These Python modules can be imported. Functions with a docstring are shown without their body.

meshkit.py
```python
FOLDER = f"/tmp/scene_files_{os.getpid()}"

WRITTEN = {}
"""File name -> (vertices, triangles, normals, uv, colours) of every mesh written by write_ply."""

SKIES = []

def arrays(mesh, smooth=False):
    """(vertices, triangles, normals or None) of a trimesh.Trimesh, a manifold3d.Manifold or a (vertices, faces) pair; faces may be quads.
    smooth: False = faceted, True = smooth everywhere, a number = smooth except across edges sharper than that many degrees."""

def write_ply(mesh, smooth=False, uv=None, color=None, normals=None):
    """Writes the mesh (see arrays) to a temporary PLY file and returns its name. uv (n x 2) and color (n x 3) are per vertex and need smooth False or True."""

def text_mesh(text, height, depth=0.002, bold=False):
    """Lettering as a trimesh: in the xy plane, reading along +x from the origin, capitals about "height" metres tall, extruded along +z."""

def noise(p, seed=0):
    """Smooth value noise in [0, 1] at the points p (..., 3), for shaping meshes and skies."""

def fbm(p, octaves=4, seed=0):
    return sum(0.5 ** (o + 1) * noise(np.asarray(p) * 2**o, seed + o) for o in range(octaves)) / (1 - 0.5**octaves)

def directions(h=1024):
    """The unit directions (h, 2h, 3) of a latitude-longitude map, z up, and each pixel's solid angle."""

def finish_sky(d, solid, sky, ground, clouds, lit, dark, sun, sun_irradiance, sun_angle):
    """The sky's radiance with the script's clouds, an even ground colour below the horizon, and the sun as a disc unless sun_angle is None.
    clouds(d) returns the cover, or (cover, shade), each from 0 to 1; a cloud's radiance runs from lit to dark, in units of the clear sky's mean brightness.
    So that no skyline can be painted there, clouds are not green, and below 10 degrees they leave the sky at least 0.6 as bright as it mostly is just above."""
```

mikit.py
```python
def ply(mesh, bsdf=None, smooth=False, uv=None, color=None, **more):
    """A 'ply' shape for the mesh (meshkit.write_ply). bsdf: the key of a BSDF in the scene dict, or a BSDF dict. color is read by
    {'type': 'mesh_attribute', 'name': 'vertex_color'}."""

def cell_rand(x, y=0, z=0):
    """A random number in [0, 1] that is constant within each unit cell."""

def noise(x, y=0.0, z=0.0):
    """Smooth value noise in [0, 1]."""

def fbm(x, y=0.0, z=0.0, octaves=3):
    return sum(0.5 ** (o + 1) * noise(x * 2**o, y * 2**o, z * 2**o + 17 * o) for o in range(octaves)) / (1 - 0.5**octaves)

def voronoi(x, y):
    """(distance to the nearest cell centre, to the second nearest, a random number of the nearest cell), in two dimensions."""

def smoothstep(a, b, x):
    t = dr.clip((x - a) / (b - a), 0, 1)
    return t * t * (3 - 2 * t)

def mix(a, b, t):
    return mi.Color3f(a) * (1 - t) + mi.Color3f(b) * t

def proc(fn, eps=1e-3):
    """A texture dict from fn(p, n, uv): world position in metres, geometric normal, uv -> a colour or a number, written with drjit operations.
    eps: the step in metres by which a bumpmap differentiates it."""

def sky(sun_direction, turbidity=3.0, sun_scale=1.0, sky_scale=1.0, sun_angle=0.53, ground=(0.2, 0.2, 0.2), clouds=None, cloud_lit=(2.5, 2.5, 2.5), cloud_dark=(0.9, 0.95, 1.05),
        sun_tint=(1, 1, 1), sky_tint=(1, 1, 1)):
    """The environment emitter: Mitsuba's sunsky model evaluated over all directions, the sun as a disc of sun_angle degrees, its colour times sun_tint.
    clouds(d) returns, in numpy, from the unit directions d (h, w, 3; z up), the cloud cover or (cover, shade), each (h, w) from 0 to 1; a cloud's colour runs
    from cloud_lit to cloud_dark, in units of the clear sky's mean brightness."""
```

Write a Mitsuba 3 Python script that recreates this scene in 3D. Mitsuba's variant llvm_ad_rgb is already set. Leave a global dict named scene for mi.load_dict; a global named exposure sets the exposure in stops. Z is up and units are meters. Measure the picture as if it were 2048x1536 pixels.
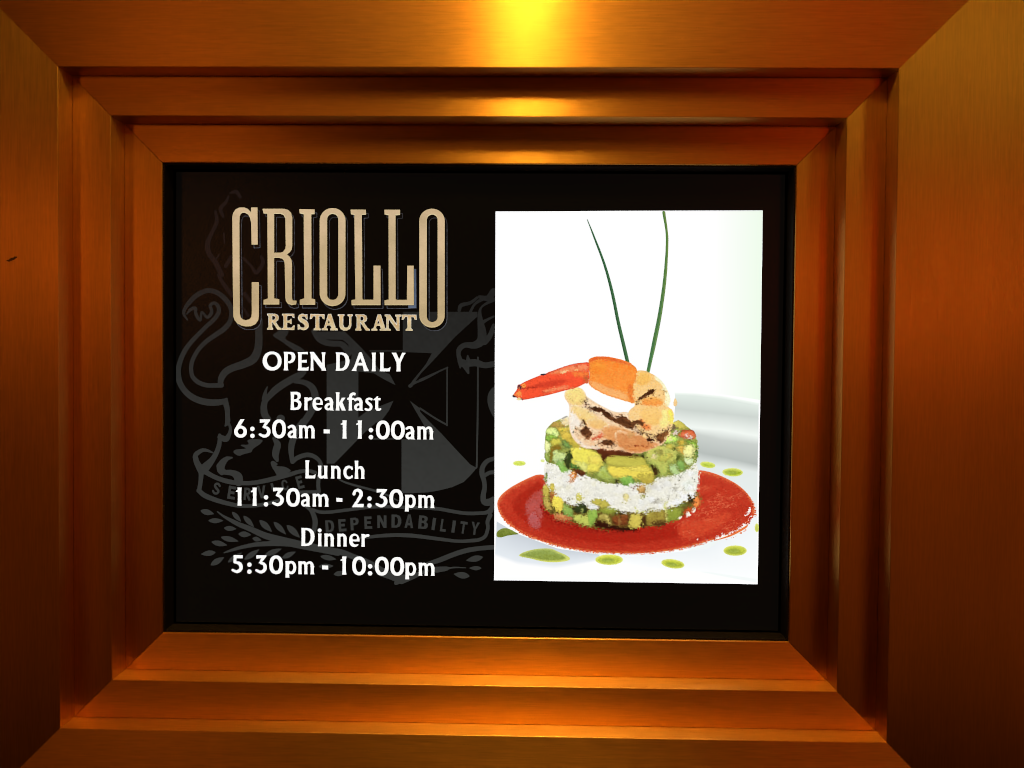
"""A lit menu screen deep inside a stepped, brushed copper-coloured frame."""
import math, random
import numpy as np
import drjit as dr
import mitsuba as mi
import mikit, trimesh
from shapely.geometry import Polygon, MultiPoint, Point, LineString, box
from shapely.ops import unary_union
from shapely import affinity

T = mi.ScalarTransform4f
scene, labels = {}, {}

# ------------------------------------------------------------------ camera, lamps, exposure
S = 0.38                                  # width of the opening in metres
ZC = 1.5                                  # height of the sign's centre
OPEN_H = 0.7506 * S                          # opening 0.380 x 0.285 m (a 4:3 screen)
G1, G2 = 0.06296 * S, 0.06171 * S               # widths of the middle and the inner step
D1, D2, D3 = 0.04321 * S, 0.04755 * S, 0.04232 * S # depths of the steps and of the screen
T1, T2 = 0.00641 * S, 0.0032 * S               # the two inner faces lean forward a little
DEPTH = D1 - T1 + D2 - T2 + D3            # from the front face back to the screen (y = 0)


def at(x, y, z):
    """Frame coordinates (right, up, towards the viewer; 0 = front face) -> world."""
    return np.array([x, -(z + DEPTH), y + ZC])


scene["camera"] = {"type": "perspective", "fov": 57.9307, "near_clip": 0.01, "far_clip": 50.0,
                   "to_world": T().look_at(origin=[0.033808, -0.571828, 1.524767], target=[0.025778, -0.192029, 1.515377], up=[-0.003523, 0.009317, 0.379869])}
exposure = 0.0

WARM = np.array([1.0, 0.64, 0.14])
# name, position in frame metres, radius, radiance, label; all out of view
LAMPS = [
    ("unseen_picture_light", (0.028, 0.335, 0.155), (0.02, 0.0, 0.0), 0.022, 58.0, (1, 0.62, 0.12), "small round picture light out of view above the middle of the sign, lights the top rails"),  # out of view, makes the bright streak on the top rails
    ("unseen_downlight", (0.030, 1.9, 0.30), (0.03, 0.0, 0.1), 0.06, 620.0, (1, 0.58, 0.12), "round downlight out of view high above the sign, lights the upward-facing steps"),  # out of view, placed to light the upward-facing bottom steps
    ("unseen_side_lamp", (-0.97, 0.31, 2.2), (0.0, 0.0, 0.0), 0.11, 13.0, (1, 0.29, 0.05), "unseen orange round lamp behind the viewer on the left, lights the left rails"),  # unseen, makes the orange band across the left rails
    ("unseen_side_lamp_001", (0.87, 0.26, 2.2), (0.0, 0.0, 0.0), 0.18, 4.0, (1, 0.08, 0.02), "unseen red round lamp behind the viewer on the right, reddens the top right"),  # unseen, gives the red patch at the top right
    ("unseen_side_lamp_002", (1.3, 0.25, 2.0), (0.0, 0.0, 0.0), 0.15, 3.0, (1, 0.58, 0.13), "unseen amber round lamp behind the viewer far on the right, lights the right rails"),  # out of view, brightens the right rails
    ("unseen_upper_lamp", (1.6, 0.8, 1.4), (0.0, 0.0, 0.0), 0.20, 3.2, (1, 0.72, 0.17), "unseen round lamp to the upper right of the sign, lights the right rail"),  # out of view, placed to light the top of the right rail
    ("unseen_overhead_lamp", (0.0, 2.05, 1.9), (0.0, 0.0, 0.0), 0.9, 0.85, (1, 0.42, 0.11), "wide dim unseen lamp above the viewer, gives the base light"),  # unseen, stands in for the dim room light from above
    ("added_fill_lamp", (-1.3, -0.5, 1.8), (0.0, 0.0, 0.0), 0.5, 0.11, (1, 0.26, 0.05), "wide dim fill lamp added low on the left behind the viewer"),  # added fill light for the lower left rails
    ("added_fill_lamp_001", (1.3, -0.4, 1.8), (0.0, 0.0, 0.0), 0.5, 0.27, (1, 0.28, 0.06), "wide dim fill lamp added low on the right behind the viewer"),  # added too, fills in the lower right rails
]


def lamp(name, pos, aim, radius, power, colour, label):
    """A round lamp out of view: a short can with a glowing lens, pointing at the sign."""
    p, q = at(*pos), at(*aim)
    d = (q - p) / np.linalg.norm(q - p)
    m = trimesh.geometry.align_vectors([0, 0, 1], d)
    m[:3, 3] = p
    can = trimesh.creation.annulus(r_min=radius * 1.02, r_max=radius * 1.12, height=radius * 0.9, sections=40)
    can.apply_translation([0, 0, -radius * 0.40])
    can.apply_transform(m)
    back = trimesh.creation.cylinder(radius=radius * 1.12, height=radius * 0.1, sections=40)
    back.apply_translation([0, 0, -radius * 0.95])
    back.apply_transform(m)
    scene[name + "__can"] = mikit.ply(trimesh.util.concatenate([can, back]), "lamp_can", smooth=30)
    lens = trimesh.creation.cylinder(radius=radius, height=radius * 0.08, sections=40)
    lens.apply_transform(m)
    rad = (np.array(colour) * power).tolist()
    scene[name + "__lens"] = {**mikit.ply(lens, "lamp_can"), "emitter": {"type": "area", "radiance": {"type": "rgb", "value": rad}}}
    labels[name] = {"label": label, "category": "lamp"}


scene["lamp_can"] = {"type": "diffuse", "reflectance": {"type": "rgb", "value": [0.05, 0.04, 0.035]}}
for args in LAMPS:
    lamp(*args)

# ------------------------------------------------------------------ materials
noise, fbm, smoothstep, mix = mikit.noise, mikit.fbm, mikit.smoothstep, mikit.mix


def grain(uv, seed=0.0):
    """Brushing lines along v (metres), uneven and broken."""
    u, v = uv.x, uv.y + seed
    a = noise(u * 2600, v * 90)
    b = noise(u * 1900 + 40, v * 140 + 9)
    c = noise(u * 5200 + 7, v * 220 + 3)
    return 0.45 * a + 0.35 * b + 0.2 * c


def copper(p, n, uv):
    g = grain(uv)
    wide = fbm(uv.x * 60 + 3, uv.y * 9, 1.0, 3)
    k = 0.84 + 0.24 * g + 0.14 * (wide - 0.5)
    return mi.Color3f(0.92, 0.46, 0.10) * k


def copper_rough(p, n, uv):
    return 0.43 + 0.10 * (grain(uv) - 0.5) + 0.06 * (fbm(uv.x * 40, uv.y * 12, 5.0, 2) - 0.5)


scene["brushed_copper"] = {"type": "principled", "base_color": mikit.proc(copper), "metallic": 1.0, "anisotropic": 0.84,
                           "roughness": mikit.proc(copper_rough)}
scene["black_bezel"] = {"type": "principled", "base_color": {"type": "rgb", "value": [0.008, 0.0055, 0.0045]}, "roughness": 0.5, "specular": 0.2}
scene["screen_black"] = {"type": "principled", "base_color": {"type": "rgb", "value": [0.003, 0.0028, 0.0026]}, "roughness": 0.28, "specular": 0.1}
scene["scuff"] = {"type": "principled", "base_color": {"type": "rgb", "value": [0.10, 0.03, 0.008]}, "roughness": 0.6, "metallic": 0.4}

# ------------------------------------------------------------------ the frame: three stepped rings of four mitred rails
rng = random.Random(3)


def rail_mesh(profile, side, gap):
    """A mitred rail. profile: closed list of (offset outwards from the opening, z); each edge gets its own vertices so that the brushing runs along it."""
    hw, hh = S / 2, OPEN_H / 2
    V, F, UV = [], [], []
    pts = np.array(profile)
    arc = np.r_[0, np.cumsum(np.hypot(*np.diff(np.vstack([pts, pts[:1]]), axis=0).T))]
    seed = rng.uniform(0, 40)

    def place(t, o, z):                     # t: -1 or +1 end
        if side in ("top", "bottom"):
            s = 1 if side == "top" else -1
            return at(t * (hw + o - gap), s * (hh + o), z)
        s = 1 if side == "right" else -1
        return at(s * (hw + o), t * (hh + o - gap), z)

    n = len(pts)
    for i in range(n):
        j = (i + 1) % n
        (o0, z0), (o1, z1) = pts[i], pts[j]
        k = len(V)
        for t in (-1, 1):
            for (o, z, a) in ((o0, z0, arc[i]), (o1, z1, arc[i + 1])):
                V.append(place(t, o, z))
                UV.append((a, seed + t * ((hw if side in ("top", "bottom") else hh) + o)))
        F += [[k, k + 1, k + 3], [k, k + 3, k + 2]]
    caps = trimesh.creation.triangulate_polygon(Polygon(pts), engine="earcut")
    for t in (-1, 1):
        k = len(V)
        for (o, z) in caps[0]:
            V.append(place(t, o, z))
            UV.append((o, seed + z))
        F += [[k + a, k + b, k + c] for a, b, c in (caps[1] if t > 0 else caps[1][:, ::-1])]
    V, F, UV = np.array(V), np.array(F), np.array(UV)
    # turn every triangle outwards: away from the middle of the rail's section, the ends away from the rail's middle
    mid = V.mean(0)
    lengthwise = np.array([1.0, 0, 0]) if side in ("top", "bottom") else np.array([0, 0, 1.0])
    a, b, c = V[F[:, 0]], V[F[:, 1]], V[F[:, 2]]
    nrm, out = np.cross(b - a, c - a), (a + b + c) / 3 - mid
    is_end = np.arange(len(F)) >= 2 * n
    out[~is_end] -= np.outer(out[~is_end] @ lengthwise, lengthwise)
    bad = (nrm * out).sum(1) < 0
    F[bad] = F[bad][:, ::-1]
    return trimesh.Trimesh(V, F, process=False), UV


def rounded(o, z, r, a0, a1, n=5):
    """Points of an arc of radius r about (o, z), from angle a0 to a1 in degrees."""
    return [(o + r * math.cos(math.radians(a)), z + r * math.sin(math.radians(a))) for a in np.linspace(a0, a1, n)]


R = 0.0005                                  # the slightly broken edges that catch the light
Z1B, Z1F = -D1, -D1 + T1
Z2B = Z1F - D2
Z2F = Z2B + T2
OUT = G1 + G2
rings = {
    "outer_rail": ([*rounded(OUT + R, -R, R, 180, 90), (OUT + 0.40, 0.0), (OUT + 0.40, -0.09), (OUT, -0.09)], 0.00002),
    "middle_rail": ([*rounded(G2 + R, Z1F - R, R, 180, 98), (OUT - 0.0003, Z1B), (OUT - 0.0003, -0.09), (G2, -0.09)], 0.00014),
    "inner_rail": ([*rounded(R, Z2F - R, R, 180, 94), (G2 - 0.0003, Z2B), (G2 - 0.0003, -0.09), (0.0, -0.09)], 0.00020),
}
SIDE_WORDS = {"top": "top rail", "bottom": "bottom rail", "left": "left rail", "right": "right rail"}
for ring, (profile, gap) in rings.items():
    for i, side in enumerate(("top", "bottom", "left", "right")):
        key = f"sign_frame__{ring}" + (f"_{i:03d}" if i else "")
        m, uv = rail_mesh(profile, side, gap)
        scene[key] = mikit.ply(m, "brushed_copper", uv=uv)
        labels[key] = {"label": f"{side} length of the {'wide outer' if ring[0] == 'o' else ring.split('_')[0]} step of the frame, brushed copper-coloured metal"}
labels["sign_frame"] = {"label": "wide stepped frame of brushed copper-coloured metal with mitred corners", "category": "frame"}


def flat(poly):
    """(points, triangles) of a shapely polygon or a collection of them."""
    V, F, k = [], [], 0
    for g in getattr(poly, "geoms", [poly]):
        if g.geom_type != "Polygon" or g.area < 1e-9:
            continue
        try:
            v, f = trimesh.creation.triangulate_polygon(g, engine="earcut")
        except Exception:
            continue
        V.append(v)
        F.append(f + k)
        k += len(v)
    return (np.vstack(V), np.vstack(F)) if V else (np.zeros((0, 2)), np.zeros((0, 3), int))


scuff = Polygon([(-.6, -.1), (-.2, .05), (.1, .2), (.6, .42), (.9, .5), (1.0, .35), (.7, .1), (.3, -.08), (-.1, -.2)])
v, f = flat(scuff)
SX, SY = (np.float64(-0.26538), np.float64(0.08014))
vv = np.array([at(SX + a * 0.0042, SY + b * 0.0042, 0.00006) for a, b in v])
scene["sign_frame__scuff_mark"] = mikit.ply(trimesh.Trimesh(vv, f, process=False), {"type": "twosided", "bsdf": {"type": "ref", "id": "scuff"}})
labels["sign_frame__scuff_mark"] = {"label": "small dark scuff on the left of the outer step"}

# ------------------------------------------------------------------ the screen: black bezel, dark panel and what it shows
# screen coordinates in millimetres: u to the right from the left edge, v down from the top edge of the opening
SW, SH = S * 1000, OPEN_H * 1000


def ring_mesh(hw, hh, t, z0, z1):
    """Rectangular tube between half sizes (hw, hh) and (hw - t, hh - t), from z0 back to z1."""
    out = box(-hw, -hh, hw, hh).difference(box(-hw + t, -hh + t, hw - t, hh - t))
    m = trimesh.creation.extrude_polygon(out, z0 - z1, engine="earcut")
    m.vertices = np.array([at(x, y, z1 + z) for x, y, z in m.vertices])
    return trimesh.Trimesh(m.vertices, m.faces[:, ::-1], process=False)


ZS = -DEPTH
# four bezel strips, mitred
def bezel_strip(side):
    prof = [(-0.0002, Z2F - 0.0016), (-0.0002, ZS - 0.012), (-0.0024, ZS - 0.012), (-0.0024, ZS + 0.0006), (-0.0012, ZS + 0.0012), (-0.0010, Z2F - 0.0016)]
    m, uv = rail_mesh(prof, side, -0.00002)
    return m


for i, side in enumerate(("top", "bottom", "left", "right")):
    scene["display_screen__bezel_strip" + (f"_{i:03d}" if i else "")] = mikit.ply(bezel_strip(side), "black_bezel")

panel = trimesh.creation.box((S - 0.0004, 0.010, OPEN_H - 0.0004))
panel.apply_translation([0, 0.0051, ZC])
scene["display_screen__panel"] = {**mikit.ply(panel, "screen_black"), "emitter": {"type": "area", "sampling_weight": 0.0, "radiance": {"type": "rgb", "value": [0.0022, 0.0018, 0.0014]}}}
labels["display_screen"] = {"label": "black landscape screen showing restaurant hours beside a food photo, set deep in the frame", "category": "screen"}

# ink: one procedural emission for everything printed in colour. uv.x picks a pair of tones, uv.y and noise run between the two
TONES = []


def lin(c):
    c = np.asarray(c, float) / 255
    return np.where(c <= 0.04045, c / 12.92, ((c + 0.055) / 1.055) ** 2.4)


def tone(c0, c1, amp, freq):
    t = (*lin(c0), *lin(c1), amp, freq)
    if t not in TONES:
        TONES.append(t)
    return TONES.index(t)


TABLE = []


def ink(p, n, uv):
    if not TABLE:
        a = np.array(TONES, np.float32).T
        for row in a:
            x = mi.Float(row.copy())
            dr.eval(x)
            TABLE.append(x)
    i = mi.UInt32(dr.clip(uv.x, 0, len(TONES) - 0.5))
    r = [dr.gather(mi.Float, x, i) for x in TABLE]
    f = r[7] * 1000
    bend = 1.6 * (noise(p.x * f * 0.6 + 9, p.z * f * 0.6 + 2, 4.0) - 0.5)
    w = fbm(p.x * f + bend, p.z * f - bend, r[0] * 31 + r[5] * 17, 3) - 0.5
    t = dr.clip(uv.y + r[6] * w * 1.9, 0, 1)
    lum = 1 + r[6] * (0.30 * (fbm(p.x * f * 1.7 + 5 - bend, p.z * f * 1.7 + bend, 3.0, 3) - 0.5) + 0.10 * (noise(p.x * 1500, p.z * 1500, 6.0) - 0.5))
    return mi.Color3f(r[0] + (r[3] - r[0]) * t, r[1] + (r[4] - r[1]) * t, r[2] + (r[5] - r[2]) * t) * lum


parts = {}                                  # key -> list of (vertices, faces, uv)
LAYER = [0]
PRINTED = []                                # (shape, key, style) of the food picture, bottom first
STEP = 3.0e-6                               # metres between two printed layers


def put(key, poly, style, grad="v"):
    """Adds a flat printed shape (screen millimetres) to a part."""
    LAYER[0] += 1
    v, f = flat(poly)
    if not len(f):
        return
    if key.startswith("display_screen__food"):
        PRINTED.append((poly, key, style))
    k = tone(*style)
    lo, hi = v[:, 1].min(), v[:, 1].max()
    g = (v[:, 1] - lo) / max(hi - lo, 1e-6)
    if grad == "flat":
        g = g * 0 + 0.5
    elif grad == "crest":                   # the crest fades towards the top of the screen
        g = np.clip((v[:, 1] - 20) / 175, 0, 1)
    parts.setdefault(key, []).append((v, f, np.stack([np.full(len(v), k + 0.5), g], 1), LAYER[0]))


def smooth_poly(pts, n=2, cut=0.25):
    p = np.array(pts, float)
    for _ in range(n):
        q = np.roll(p, -1, axis=0)
        p = np.stack([(1 - cut) * p + cut * q, cut * p + (1 - cut) * q], 1).reshape(-1, 2)
    return p


def ragged(pts, amount, step, seed):
    """The outline with small irregular bites, for charred and torn edges."""
    rr = random.Random(seed)
    out = []
    p = [np.array(q, float) for q in pts]
    for a, b in zip(p, p[1:] + p[:1]):
        m = max(1, int(np.hypot(*(b - a)) / step))
        for i in range(m):
            out.append(a + (b - a) * i / m + np.array([rr.gauss(0, amount), rr.gauss(0, amount)]))
    return out


def scaled(style, k):
    return (tuple(min(255, c * k) for c in style[0]), tuple(min(255, c * k) for c in style[1]), style[2], style[3])


# printed pieces that have a dark rim and a light crown in the picture: factors from the rim inwards
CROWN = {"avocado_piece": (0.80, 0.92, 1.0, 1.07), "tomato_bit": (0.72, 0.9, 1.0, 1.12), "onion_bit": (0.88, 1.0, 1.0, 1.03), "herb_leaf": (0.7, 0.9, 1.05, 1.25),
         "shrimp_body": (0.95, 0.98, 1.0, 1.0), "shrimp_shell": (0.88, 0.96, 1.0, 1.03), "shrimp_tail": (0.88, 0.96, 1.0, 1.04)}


def valid(pts):
    g = Polygon(pts)
    return g if g.is_valid else g.buffer(0)


def stroke(pts, dense=5):
    """A brush stroke through (u, v, width) points, smooth, with changing width."""
    p = np.array(pts, float)
    if len(p) > 2:
        q = np.vstack([2 * p[0] - p[1], p, 2 * p[-1] - p[-2]])
        out = []
        for i in range(1, len(q) - 2):
            for t in np.linspace(0, 1, dense, endpoint=False):
                a, b, c, d = q[i - 1], q[i], q[i + 1], q[i + 2]
                out.append(0.5 * (2 * b + (c - a) * t + (2 * a - 5 * b + 4 * c - d) * t * t + (3 * b - a - 3 * c + d) * t ** 3))
        p = np.array(out + [p[-1]])
    dots = [Point(x, y).buffer(max(w, 0.02) / 2, 6) for x, y, w in p]
    return unary_union([MultiPoint([*a.exterior.coords, *b.exterior.coords]).convex_hull for a, b in zip(dots, dots[1:])])


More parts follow.
